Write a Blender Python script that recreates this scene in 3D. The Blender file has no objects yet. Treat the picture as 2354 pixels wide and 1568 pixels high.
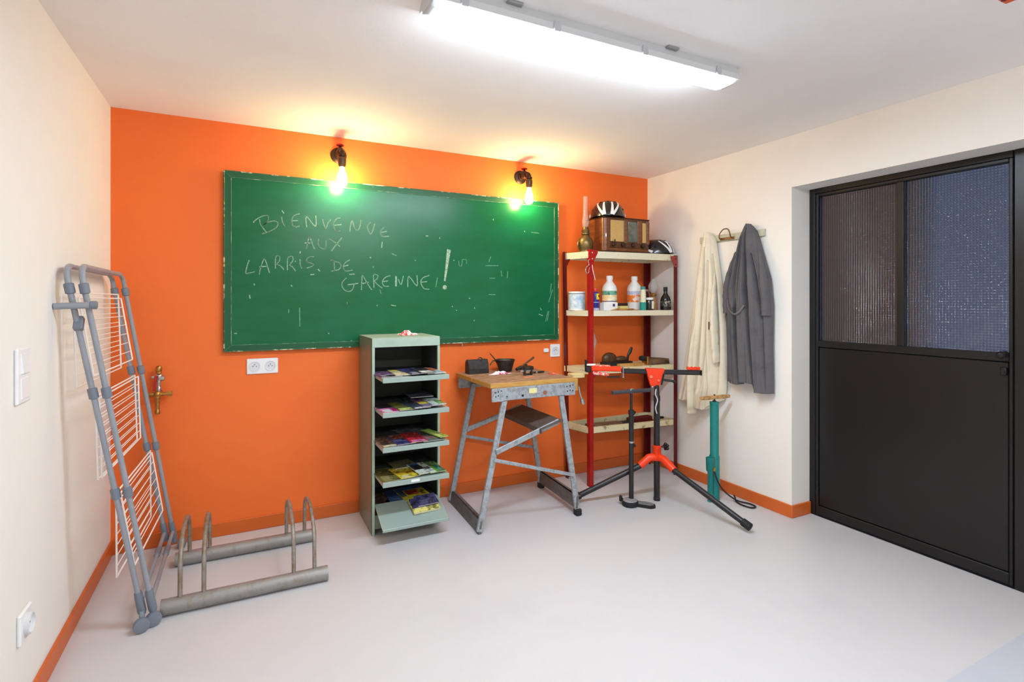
import bpy, bmesh, math, random
from mathutils import Vector, Matrix
random.seed(7)
S = bpy.context.scene
C = S.collection
PI = math.pi

# ------------------------------------------------------------------ camera, world, exposure
CAM_H = 1.36
cam = bpy.data.cameras.new('camera')
cam.sensor_width = 36.0
cam.lens = 36.0 * 1202.6 / 2354.0
cam.shift_x = 23.5 / 2354.0
cam.shift_y = -90.9 / 2354.0
cam.clip_start = 0.02
camo = bpy.data.objects.new('camera', cam)
C.objects.link(camo)
camo.location = (0, 0, CAM_H)
camo.rotation_euler = (PI / 2, 0, -0.459581)
S.camera = camo

W = bpy.data.worlds.new('dusk'); S.world = W; W.use_nodes = True
W.node_tree.nodes['Background'].inputs[0].default_value = (0.16, 0.23, 0.42, 1)
W.node_tree.nodes['Background'].inputs[1].default_value = 0.34

S.view_settings.view_transform = 'Standard'
S.view_settings.look = 'None'
S.view_settings.gamma = 1.0
S.view_settings.use_curve_mapping = False
S.view_settings.exposure = 0.0
TUBE_POWER = 71.0      # emission of the two long ceiling lights
BULB_POWER = 195.0      # emission of the two bare bulbs over the board

# ------------------------------------------------------------------ materials
def lin(c):
    if isinstance(c, tuple) and len(c) == 4: return c      # already linear
    if isinstance(c, str):
        c = c.lstrip('#'); c = [int(c[i:i + 2], 16) for i in (0, 2, 4)]
    r = []
    for v in c[:3]:
        v = v / 255.0
        r.append(v / 12.92 if v <= 0.04045 else ((v + 0.055) / 1.055) ** 2.4)
    return (r[0], r[1], r[2], 1.0)

def mat(name, base, rough=0.5, metal=0.0, mix=None, mscale=12.0, lo=0.5, hi=0.65, bump=0.0, bscale=80.0,
        spec=0.5, trans=0.0, emit=None, estr=0.0, stretch=(1, 1, 1), coat=0.0, ior=1.45, detail=5.0):
    m = bpy.data.materials.new(name); m.use_nodes = True
    nt = m.node_tree; b = nt.nodes['Principled BSDF']
    b.inputs['Base Color'].default_value = lin(base)
    b.inputs['Roughness'].default_value = rough
    b.inputs['Metallic'].default_value = metal
    b.inputs['Specular IOR Level'].default_value = spec
    b.inputs['IOR'].default_value = ior
    b.inputs['Coat Weight'].default_value = coat
    if trans: b.inputs['Transmission Weight'].default_value = trans
    if emit:
        b.inputs['Emission Color'].default_value = lin(emit); b.inputs['Emission Strength'].default_value = estr
    if mix is not None or bump:
        tc = nt.nodes.new('ShaderNodeTexCoord'); mp = nt.nodes.new('ShaderNodeMapping')
        mp.inputs['Scale'].default_value = stretch
        nt.links.new(tc.outputs['Object'], mp.inputs['Vector'])
    if mix is not None:
        n = nt.nodes.new('ShaderNodeTexNoise'); n.inputs['Scale'].default_value = mscale
        n.inputs['Detail'].default_value = detail; n.inputs['Roughness'].default_value = 0.65
        nt.links.new(mp.outputs['Vector'], n.inputs['Vector'])
        r = nt.nodes.new('ShaderNodeValToRGB')
        r.color_ramp.elements[0].position = lo; r.color_ramp.elements[0].color = lin(base)
        r.color_ramp.elements[1].position = hi; r.color_ramp.elements[1].color = lin(mix)
        nt.links.new(n.outputs['Fac'], r.inputs['Fac'])
        nt.links.new(r.outputs['Color'], b.inputs['Base Color'])
    if bump:
        n2 = nt.nodes.new('ShaderNodeTexNoise'); n2.inputs['Scale'].default_value = bscale; n2.inputs['Detail'].default_value = 4
        nt.links.new(mp.outputs['Vector'], n2.inputs['Vector'])
        bp = nt.nodes.new('ShaderNodeBump'); bp.inputs['Strength'].default_value = bump; bp.inputs['Distance'].default_value = 0.01
        nt.links.new(n2.outputs['Fac'], bp.inputs['Height'])
        nt.links.new(bp.outputs['Normal'], b.inputs['Normal'])
    return m

# ------------------------------------------------------------------ mesh builder
class MB:
    def __init__(s): s.v = []; s.f = []; s.sm = []
    def add(s, vs, fs, smooth=False, M=None):
        o = len(s.v)
        for p in vs:
            p = Vector(p)
            s.v.append(M @ p if M is not None else p)
        for f in fs:
            s.f.append([i + o for i in f]); s.sm.append(smooth)
        return s
    def box(s, x0, x1, y0, y1, z0, z1, bev=0.0, M=None):
        x0, x1 = sorted((x0, x1)); y0, y1 = sorted((y0, y1)); z0, z1 = sorted((z0, z1))
        if bev <= 0:
            vs = [(x, y, z) for x in (x0, x1) for y in (y0, y1) for z in (z0, z1)]
            return s.add(vs, [(0, 1, 3, 2), (4, 6, 7, 5), (0, 4, 5, 1), (2, 3, 7, 6), (0, 2, 6, 4), (1, 5, 7, 3)], False, M)
        b = min(bev, (x1 - x0) * .49, (y1 - y0) * .49, (z1 - z0) * .49)
        c = ((x0 + x1) / 2, (y0 + y1) / 2, (z0 + z1) / 2); h = ((x1 - x0) / 2, (y1 - y0) / 2, (z1 - z0) / 2)
        vs = []; idx = {}
        for sx in (-1, 1):
            for sy in (-1, 1):
                for sz in (-1, 1):
                    sg = (sx, sy, sz)
                    for a in range(3):
                        p = [c[k] + sg[k] * (h[k] if k == a else h[k] - b) for k in range(3)]
                        idx[(sx, sy, sz, a)] = len(vs); vs.append(p)
        fs = []
        def orient(face):
            ctr = sum((Vector(vs[i]) for i in face), Vector()) / len(face)
            n = (Vector(vs[face[1]]) - Vector(vs[face[0]])).cross(Vector(vs[face[2]]) - Vector(vs[face[1]]))
            return face if n.dot(ctr - Vector(c)) > 0 else face[::-1]
        for a in range(3):
            o1, o2 = [k for k in range(3) if k != a]
            for sg in (-1, 1):
                fc = []
                for p, q in ((-1, -1), (1, -1), (1, 1), (-1, 1)):
                    k = [0, 0, 0]; k[a] = sg; k[o1] = p; k[o2] = q
                    fc.append(idx[(k[0], k[1], k[2], a)])
                fs.append(orient(fc))
            for p in (-1, 1):
                for q in (-1, 1):
                    k1 = [0, 0, 0]; k1[a] = -1; k1[o1] = p; k1[o2] = q
                    k2 = k1[:]; k2[a] = 1
                    fs.append(orient([idx[(*k1, o1)], idx[(*k2, o1)], idx[(*k2, o2)], idx[(*k1, o2)]]))
        for sx in (-1, 1):
            for sy in (-1, 1):
                for sz in (-1, 1):
                    fs.append(orient([idx[(sx, sy, sz, 0)], idx[(sx, sy, sz, 1)], idx[(sx, sy, sz, 2)]]))
        return s.add(vs, fs, False, M)
    def prism(s, poly, z0, z1, M=None):
        n = len(poly)
        vs = [(p[0], p[1], z0) for p in poly] + [(p[0], p[1], z1) for p in poly]
        fs = [list(range(n))[::-1], list(range(n, 2 * n))] + [[i, (i + 1) % n, n + (i + 1) % n, n + i] for i in range(n)]
        return s.add(vs, fs, False, M)
    def hexa(s, bot, top):
        return s.add(list(bot) + list(top), [(3, 2, 1, 0), (4, 5, 6, 7), (0, 1, 5, 4), (1, 2, 6, 5), (2, 3, 7, 6), (3, 0, 4, 7)])
    def tube(s, path, r, seg=10, closed=False, caps=True, M=None, squash=None):
        P = [Vector(p) for p in path]; n = len(P)
        R = r if isinstance(r, (list, tuple)) else [r] * n
        T = []
        for i in range(n):
            if closed: t = P[(i + 1) % n] - P[i - 1]
            else: t = P[min(i + 1, n - 1)] - P[max(i - 1, 0)]
            T.append(t.normalized())
        a = Vector((0, 0, 1)) if abs(T[0].z) < 0.9 else Vector((1, 0, 0))
        u = (a - T[0] * a.dot(T[0])).normalized()
        vs = []
        for i in range(n):
            u = (u - T[i] * u.dot(T[i]))
            u = u.normalized() if u.length > 1e-6 else T[i].orthogonal().normalized()
            w = T[i].cross(u)
            for k in range(seg):
                an = 2 * PI * k / seg
                du, dw = math.cos(an) * R[i], math.sin(an) * R[i]
                if squash: du *= squash[0]; dw *= squash[1]
                vs.append(P[i] + u * du + w * dw)
        fs = []
        for i in range(n if closed else n - 1):
            j = (i + 1) % n
            for k in range(seg):
                k2 = (k + 1) % seg
                fs.append([i * seg + k, i * seg + k2, j * seg + k2, j * seg + k])
        s.add(vs, fs, True, M)
        if caps and not closed:
            o = len(s.v) - len(vs)
            s.f.append([o + k for k in range(seg)][::-1]); s.sm.append(False)
            s.f.append([o + (n - 1) * seg + k for k in range(seg)]); s.sm.append(False)
        return s
    def bar(s, a, b, w, h, up=(0, 0, 1), bev=0.0):
        a, b = Vector(a), Vector(b); t = (b - a); L = t.length; t.normalize()
        up = Vector(up); x = up.cross(t)
        if x.length < 1e-4: x = t.orthogonal()
        x.normalize(); z = t.cross(x)
        M = Matrix(((x.x, t.x, z.x, a.x), (x.y, t.y, z.y, a.y), (x.z, t.z, z.z, a.z), (0, 0, 0, 1)))
        return s.box(-w / 2, w / 2, 0, L, -h / 2, h / 2, bev, M)
    def lathe(s, prof, c=(0, 0, 0), axis=(0, 0, 1), seg=20, smooth=True):
        ax = Vector(axis).normalized()
        M = Matrix.Translation(Vector(c)) @ ax.to_track_quat('Z', 'Y').to_matrix().to_4x4()
        vs = []; n = len(prof)
        for r, z in prof:
            for k in range(seg):
                an = 2 * PI * k / seg; vs.append((max(r, 1e-5) * math.cos(an), max(r, 1e-5) * math.sin(an), z))
        fs = []
        for i in range(n - 1):
            for k in range(seg):
                k2 = (k + 1) % seg
                fs.append([i * seg + k, i * seg + k2, (i + 1) * seg + k2, (i + 1) * seg + k])
        s.add(vs, fs, smooth, M); o = len(s.v) - len(vs)
        if prof[0][0] > 1e-4: s.f.append([o + k for k in range(seg)][::-1]); s.sm.append(False)
        if prof[-1][0] > 1e-4: s.f.append([o + (n - 1) * seg + k for k in range(seg)]); s.sm.append(False)
        return s
    def cyl(s, c, r, h, axis=(0, 0, 1), seg=16):
        return s.lathe([(r, 0), (r, h)], c, axis, seg)
    def ball(s, c, rx, ry=None, rz=None, seg=16, ring=10, M=None):
        ry = ry or rx; rz = rz or rx
        vs = []; fs = []
        for i in range(ring + 1):
            t = PI * i / ring
            for k in range(seg):
                a = 2 * PI * k / seg
                vs.append((c[0] + rx * math.sin(t) * math.cos(a), c[1] + ry * math.sin(t) * math.sin(a), c[2] + rz * math.cos(t)))
        for i in range(ring):
            for k in range(seg):
                k2 = (k + 1) % seg
                fs.append([i * seg + k, (i + 1) * seg + k, (i + 1) * seg + k2, i * seg + k2])
        return s.add(vs, fs, True, M)
    def grid(s, fn, nu, nv, smooth=True, flip=False):
        vs = [fn(i / nu, j / nv) for j in range(nv + 1) for i in range(nu + 1)]
        fs = []
        for j in range(nv):
            for i in range(nu):
                q = [j * (nu + 1) + i, j * (nu + 1) + i + 1, (j + 1) * (nu + 1) + i + 1, (j + 1) * (nu + 1) + i]
                fs.append(q[::-1] if flip else q)
        return s.add(vs, fs, smooth)
    def build(s, name, m, parent=None, loc=None, weld=False):
        off = WL.get(parent, Vector()) if parent is not None else Vector(loc or (0, 0, 0))
        me = bpy.data.meshes.new(name)
        me.from_pydata([p - off for p in s.v], [], s.f)
        me.polygons.foreach_set('use_smooth', s.sm)
        bm = bmesh.new(); bm.from_mesh(me)
        if weld: bmesh.ops.remove_doubles(bm, verts=bm.verts, dist=1e-5)
        bmesh.ops.recalc_face_normals(bm, faces=bm.faces)
        bm.to_mesh(me); bm.free()
        me.materials.append(m)
        if any(s.sm): me.set_sharp_from_angle(angle=math.radians(42))
        o = bpy.data.objects.new(name, me); C.objects.link(o)
        if parent is not None: o.parent = parent; WL[o] = off
        else: o.location = off; WL[o] = off
        return o
WL = {}

def tag(o, label=None, cat=None, group=None, kind=None):
    if label: o['label'] = label
    if cat: o['category'] = cat
    if group: o['group'] = group
    if kind: o['kind'] = kind
    return o
def thing(name, label, cat, loc, group=None):
    o = bpy.data.objects.new(name, None); C.objects.link(o); o.location = loc
    o.empty_display_size = 0.05; WL[o] = Vector(loc)
    return tag(o, label, cat, group)
def struct(name, mb, m, parent=None):
    o = mb.build(name, m, parent)
    o['kind'] = 'structure'
    return o
def dup(o, loc=None, rotz=None, label=None, parent=None):
    c = o.copy(); C.objects.link(c)
    if parent is not None: c.parent = parent
    if loc is not None: c.location = loc
    if rotz is not None: c.rotation_euler = (0, 0, rotz)
    if label: c['label'] = label
    for ch in list(o.children): dup(ch, parent=c)
    return c
def arc(c, r, a0, a1, n, plane='xz'):
    out = []
    for i in range(n + 1):
        a = a0 + (a1 - a0) * i / n; p, q = r * math.cos(a), r * math.sin(a)
        out.append({'xz': (c[0] + p, c[1], c[2] + q), 'yz': (c[0], c[1] + p, c[2] + q), 'xy': (c[0] + p, c[1] + q, c[2])}[plane])
    return out
def spline(pts, n=6):
    P = [Vector(p) for p in pts]; out = []
    for i in range(len(P) - 1):
        p0, p1, p2, p3 = P[max(i - 1, 0)], P[i], P[i + 1], P[min(i + 2, len(P) - 1)]
        for k in range(n):
            t = k / n
            out.append(0.5 * ((2 * p1) + (p2 - p0) * t + (2 * p0 - 5 * p1 + 4 * p2 - p3) * t * t + (3 * p1 - p0 - 3 * p2 + p3) * t ** 3))
    out.append(P[-1]); return out
def interp(tab, t):
    if t <= tab[0][0]: return tab[0][1]
    for (a, va), (b, vb) in zip(tab, tab[1:]):
        if t <= b: return va + (vb - va) * (t - a) / (b - a)
    return tab[-1][1]

# ------------------------------------------------------------------ room
XL, XR, XD, YB, YF, HC = -0.636, 3.092, 3.266, 3.446, -2.6, 2.404
DY0, DY1, DZ = 0.72, 2.139, 2.078       # door opening in the right wall

M_white = mat('white_wall_paint', (242, 238, 231), 0.75, bump=0.02, bscale=220, mix=(240, 236, 229), mscale=3)
M_ceil = mat('ceiling_paint', (247, 244, 242), 0.85, bump=0.06, bscale=140, mix=(245, 241, 239), mscale=2)
M_orange = mat('orange_wall_paint', (243, 115, 44), 0.62, bump=0.04, bscale=240, mix=(240, 111, 42), mscale=2.5)
M_skirt = mat('orange_skirting_paint', (209, 101, 38), 0.4)
M_floor = mat('pale_grey_resin_floor', (204, 202, 203), 0.36, bump=0.02, bscale=60, mix=(200, 198, 200), mscale=1.5, spec=0.4)
M_floor2 = mat('bluish_grey_floor', (192, 196, 206), 0.36, mix=(188, 192, 202), mscale=1.5, spec=0.4)

struct('floor', MB().box(XL - .15, XD, 0.974, YB + .15, -.1, 0), M_floor)
struct('floor_near', MB().box(XL - .15, XD, YF - .15, 0.974, -.1, 0), M_floor2)  # floor on the camera side, slightly darker and bluer
struct('ceiling', MB().box(XL - .15, XD + .06, YF - .15, YB + .15, HC, HC + .12), M_ceil)
struct('wall_back', MB().box(XL - .15, XR + .18, YB, YB + .15, 0, HC), M_orange)
struct('wall_left', MB().box(XL - .15, XL, YF, YB, 0, HC), M_white)
struct('wall_front', MB().box(XL - .15, XR + .18, YF - .15, YF, 0, HC), M_white)
struct('wall_right', MB().box(XR, XR + .18, DY1, YB, 0, HC).box(XR, XR + .18, DY0, DY1, DZ, HC).box(XR, XR + .18, YF, DY0, 0, HC), M_white)
bh, bt = 0.079, 0.012
struct('baseboard_back', MB().box(XL, XR, YB - bt, YB, 0, bh, .003), M_skirt)
struct('baseboard_left', MB().box(XL, XL + bt, YF, YB - bt, 0, bh, .003), M_skirt)
struct('baseboard_right', MB().box(XR - bt, XR, DY1 - bt, YB - bt, 0, bh, .003).box(XR, XD, DY1 - bt, DY1, 0, bh, .003)
       .box(XR - bt, XR, YF, DY0 - bt, 0, bh, .003), M_skirt)
struct('ground_outside', MB().box(XD, 9.0, -4, 7, -.12, -.02), mat('outside_paving', (96, 92, 88), 0.8, mix=(80, 77, 74), mscale=6))

struct('wall_outside', MB().box(6.2, 6.4, 3.2, 7, -.1, 4.2), mat('brown_outside_render', (150, 112, 82), 0.85, mix=(132, 98, 72), mscale=5))

pl = bpy.data.lights.new('outside_fill_light', 'POINT'); pl.energy = 22; pl.color = (1.0, .72, .45); pl.shadow_soft_size = .08  # added unseen light, warms the brown wall behind the door glass
plo = bpy.data.objects.new('outside_fill_light', pl); C.objects.link(plo); plo.location = (4.3, 5.0, 2.4)

# ------------------------------------------------------------------ door in the right wall
M_door = mat('black_painted_steel', (26, 24, 24), 0.32, bump=0.015, bscale=30, spec=0.45)
M_doorf = mat('black_steel_frame', (24, 22, 22), 0.38, spec=0.45)
M_knob = mat('black_knob', (22, 20, 20), 0.3)
def glass_mat():
    m = bpy.data.materials.new('cross_reeded_glass'); m.use_nodes = True
    nt = m.node_tree; b = nt.nodes['Principled BSDF']
    b.inputs['Base Color'].default_value = (0.78, 0.80, 0.84, 1)
    b.inputs['Roughness'].default_value = 0.06
    b.inputs['Transmission Weight'].default_value = 1.0
    b.inputs['IOR'].default_value = 1.5
    b.inputs['Specular IOR Level'].default_value = 0.6
    tc = nt.nodes.new('ShaderNodeTexCoord'); sp = nt.nodes.new('ShaderNodeSeparateXYZ')
    nt.links.new(tc.outputs['Object'], sp.inputs[0])
    def wav(out):
        k = nt.nodes.new('ShaderNodeMath'); k.operation = 'MULTIPLY'; k.inputs[1].default_value = PI / 0.0135
        nt.links.new(out, k.inputs[0])
        q = nt.nodes.new('ShaderNodeMath'); q.operation = 'SINE'; nt.links.new(k.outputs[0], q.inputs[0])
        a = nt.nodes.new('ShaderNodeMath'); a.operation = 'ABSOLUTE'; nt.links.new(q.outputs[0], a.inputs[0])
        return a.outputs[0]
    mul = nt.nodes.new('ShaderNodeMath'); mul.operation = 'ADD'
    nt.links.new(wav(sp.outputs['Y']), mul.inputs[0]); nt.links.new(wav(sp.outputs['Z']), mul.inputs[1])
    bp = nt.nodes.new('ShaderNodeBump'); bp.inputs['Strength'].default_value = 0.6; bp.inputs['Distance'].default_value = 0.0026
    nt.links.new(mul.outputs[0], bp.inputs['Height']); nt.links.new(bp.outputs['Normal'], b.inputs['Normal'])
    return m
door = bpy.data.objects.new('door_1', None); C.objects.link(door); door.location = (XD, 1.63, 0); WL[door] = Vector((XD, 1.63, 0)); door['kind'] = 'structure'
x0, x1 = XD, XD + .05
f = MB().box(x0, x1 + .02, 2.105, DY1, 0, DZ, .003).box(x0, x1 + .02, 1.144, 2.105, 2.045, DZ, .003); f.build('door_frame', M_doorf, door)
MB().box(x0 - .004, x1 + .02, DY0, 1.141, 0, DZ, .004).build('side_panel', M_door, door)
MB().box(x0 + .004, x1, 2.085, 2.104, .008, 2.044, .003).build('stile', M_doorf, door)
MB().box(x0 + .004, x1, 1.146, 1.162, .008, 2.044, .003).build('stile', M_doorf, door)
MB().box(x0 + .004, x1, 1.162, 2.085, 2.026, 2.044, .003).build('top_rail', M_doorf, door)
MB().box(x0 + .004, x1, 1.162, 2.085, 1.072, 1.112, .003).build('middle_rail', M_doorf, door)
MB().box(x0 + .004, x1, 1.162, 2.085, .008, .064, .003).build('bottom_rail', M_doorf, door)
MB().box(x0 + .004, x1, 1.606, 1.642, 1.112, 2.026, .003).build('mullion', M_doorf, door)
MB().box(x0 + .012, x1 - .008, 1.164, 2.083, .066, 1.070, .004).build('door_panel', M_door, door)
MG = glass_mat()
for ya, yb in ((1.642, 2.085), (1.162, 1.606)):
    MB().box(x0 + .018, x0 + .024, ya, yb, 1.112, 2.026).build('glass_pane', MG, door)
h = MB().cyl((x0 + .012, 1.178, 1.105), .017, -.0105, (1, 0, 0)).lathe([(.009, 0), (.009, -.02), (.016, -.026), (.018, -.04), (.012, -.048), (0, -.05)], (x0 + .004, 1.178, 1.105), (1, 0, 0))
h.build('door_knob', M_knob, door)
MB().box(x0 - .006, x0 + .012, 1.168, 1.192, 1.005, 1.045, .004).cyl((x0 - .006, 1.18, 1.025), .007, -.006, (1, 0, 0), 10).build('door_lock', M_knob, door)

# ------------------------------------------------------------------ ceiling light (and the twin further back that lights the room from behind)
M_hous = mat('light_grey_housing', (205, 207, 208), 0.5)
M_clip = mat('clear_clip', (188, 190, 192), 0.3)
M_diff = mat('lit_opal_diffuser', (250, 250, 250), 0.4, emit=(0.82, 0.97, 1.12, 1), estr=TUBE_POWER)
lx0, lx1 = 0.54, 1.985
def luminaire():
    t = thing('ceiling_light', 'long white lit tube light fixed flat under the ceiling', 'light', ((lx0 + lx1) / 2, 1.685, HC))
    b = MB(); prof = [(1.612, 2.344), (1.608, 2.366), (1.625, HC), (1.724, HC), (1.762, 2.374), (1.762, 2.362), (1.736, 2.361), (1.715, 2.346)]
    def ext(prof, a, b2, inset=0):
        n = len(prof); vs = [(a, y, z) for y, z in prof] + [(b2, y, z) for y, z in prof]
        return vs, [list(range(n)), list(range(n, 2 * n))[::-1]] + [[i, n + i, n + (i + 1) % n, (i + 1) % n] for i in range(n)]
    b.add(*ext(prof, lx0 + .012, lx1 - .012)); b.build('housing', M_hous, t)
    d = MB(); pr = [(1.617, 2.3445), (1.622, 2.338), (1.645, 2.331), (1.70, 2.331), (1.728, 2.336), (1.737, 2.342), (1.739, 2.3585)]
    d.add(*ext(pr, lx0 + .03, lx1 - .03)); d.build('diffuser', M_diff, t)
    for x in (lx0, lx1 - .03):
        e = MB(); q = [(1.612, 2.346), (1.645, 2.332), (1.70, 2.332), (1.736, 2.348), (1.74, 2.366), (1.608, 2.366)]
        e.add(*ext(q, x + (.014 if x == lx0 else 0), x + (.03 if x == lx0 else .016))); e.build('end_cap', M_hous, t)
    for x in (.66, 1.02, 1.43, 1.84):
        MB().box(x - .014, x + .014, 1.602, 1.609, 2.338, 2.374, .002).build('clip', M_clip, t)
    for x in (.85, 1.58):
        MB().box(x - .03, x + .03, 1.602, 1.624, 2.394, HC, .003).build('mounting_bracket', mat('bracket_grey', (150, 150, 150), .4), t)
    return t
lum = luminaire()
lum2 = dup(lum, loc=((lx0 + lx1) / 2, -0.75, HC), label='second long tube light on the ceiling behind the viewer, nearer the entrance')
for ch in lum2.children:
    if ch.name.startswith('diffuser'):
        ch.material_slots[0].link = 'OBJECT'; ch.material_slots[0].material = mat('lit_opal_diffuser_far', (250, 250, 250), 0.4, emit=(0.96, 0.97, 0.99, 1), estr=TUBE_POWER * 1.3)
for o in (lum, lum2): o['group'] = 'long ceiling tube lights'
M_orp = mat('orange_plastic', (226, 92, 14), 0.4)
t = thing('ceiling_bracket', 'small orange rounded bracket on the ceiling, cut by the top right edge', 'bracket', (2.298, .80, HC))
MB().box(2.262, 2.334, .74, .842, 2.372, HC, .008).build('bracket_body', M_orp, t)
MB().cyl((2.29, .826, 2.3725), .008, -.002, (0, 0, 1), 12).build('screw', mat('dark_red_screw', (110, 20, 8), .5), t)

# ------------------------------------------------------------------ chalkboard
M_board = mat('green_chalkboard', (12, 94, 54), 0.25, mix=(20, 104, 68), mscale=3, lo=.35, hi=.75, spec=0.36, bump=0.02, bscale=60, stretch=(1, 1, 3))
M_bframe = mat('green_board_frame', (12, 84, 48), 0.42, mix=(150, 166, 136), mscale=30, lo=.71, hi=.76, stretch=(1, 1, 1))
M_bedge = mat('worn_board_edge', (52, 92, 60), 0.6, mix=(206, 200, 172), mscale=18, lo=.52, hi=.62)
M_binner = mat('scratched_inner_line', (54, 110, 76), 0.6, mix=(150, 178, 150), mscale=14, lo=.5, hi=.68)
M_chalk = mat('white_chalk', (92, 150, 118), 0.95, mix=(178, 204, 184), mscale=160, lo=.38, hi=.62)
M_chalkf = mat('faint_chalk', (70, 135, 102), 0.95, mix=(120, 165, 138), mscale=150, lo=.4, hi=.62)
bx0, bx1, bz0, bz1, by = -.097, 2.176, 1.07, 2.116, 3.414
bd = thing('chalkboard', 'large green chalkboard hung on the orange wall with chalk words of welcome', 'chalkboard', ((bx0 + bx1) / 2, YB, (bz0 + bz1) / 2))
iw = .036
MB().box(bx0 + iw, bx1 - iw, by + .002, YB - .004, bz0 + iw, bz1 - iw).build('writing_surface', M_board, bd)
def frame_piece(a, b, c_, d):   # four corners in (x, z)
    p = [(q[0], by, q[1]) for q in (a, b, c_, d)]; k = [(q[0], YB - .002, q[1]) for q in (a, b, c_, d)]
    MB().hexa(p, k).build('frame_strip', M_bframe, bd)
g = .0012
o_ = [(bx0, bz0), (bx1, bz0), (bx1, bz1), (bx0, bz1)]; i_ = [(bx0 + iw, bz0 + iw), (bx1 - iw, bz0 + iw), (bx1 - iw, bz1 - iw), (bx0 + iw, bz1 - iw)]
for k in range(4): frame_piece(o_[k], o_[(k + 1) % 4], i_[(k + 1) % 4], i_[k])
e = MB()
for (a, b2) in ((o_[0], o_[1]), (o_[1], o_[2]), (o_[2], o_[3]), (o_[3], o_[0])):
    e.bar((a[0], by + .001, a[1]), (b2[0], by + .001, b2[1]), .006, .006)
e.build('worn_edge', M_bedge, bd); e = MB()
for (a, b2) in ((i_[0], i_[1]), (i_[1], i_[2]), (i_[2], i_[3]), (i_[3], i_[0])):
    e.bar((a[0], by + .001, a[1]), (b2[0], by + .001, b2[1]), .0035, .0035)
for k in range(4): e.bar((o_[k][0], by + .001, o_[k][1]), (i_[k][0], by + .001, i_[k][1]), .003, .003)
e.build('inner_line', M_binner, bd)
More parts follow.
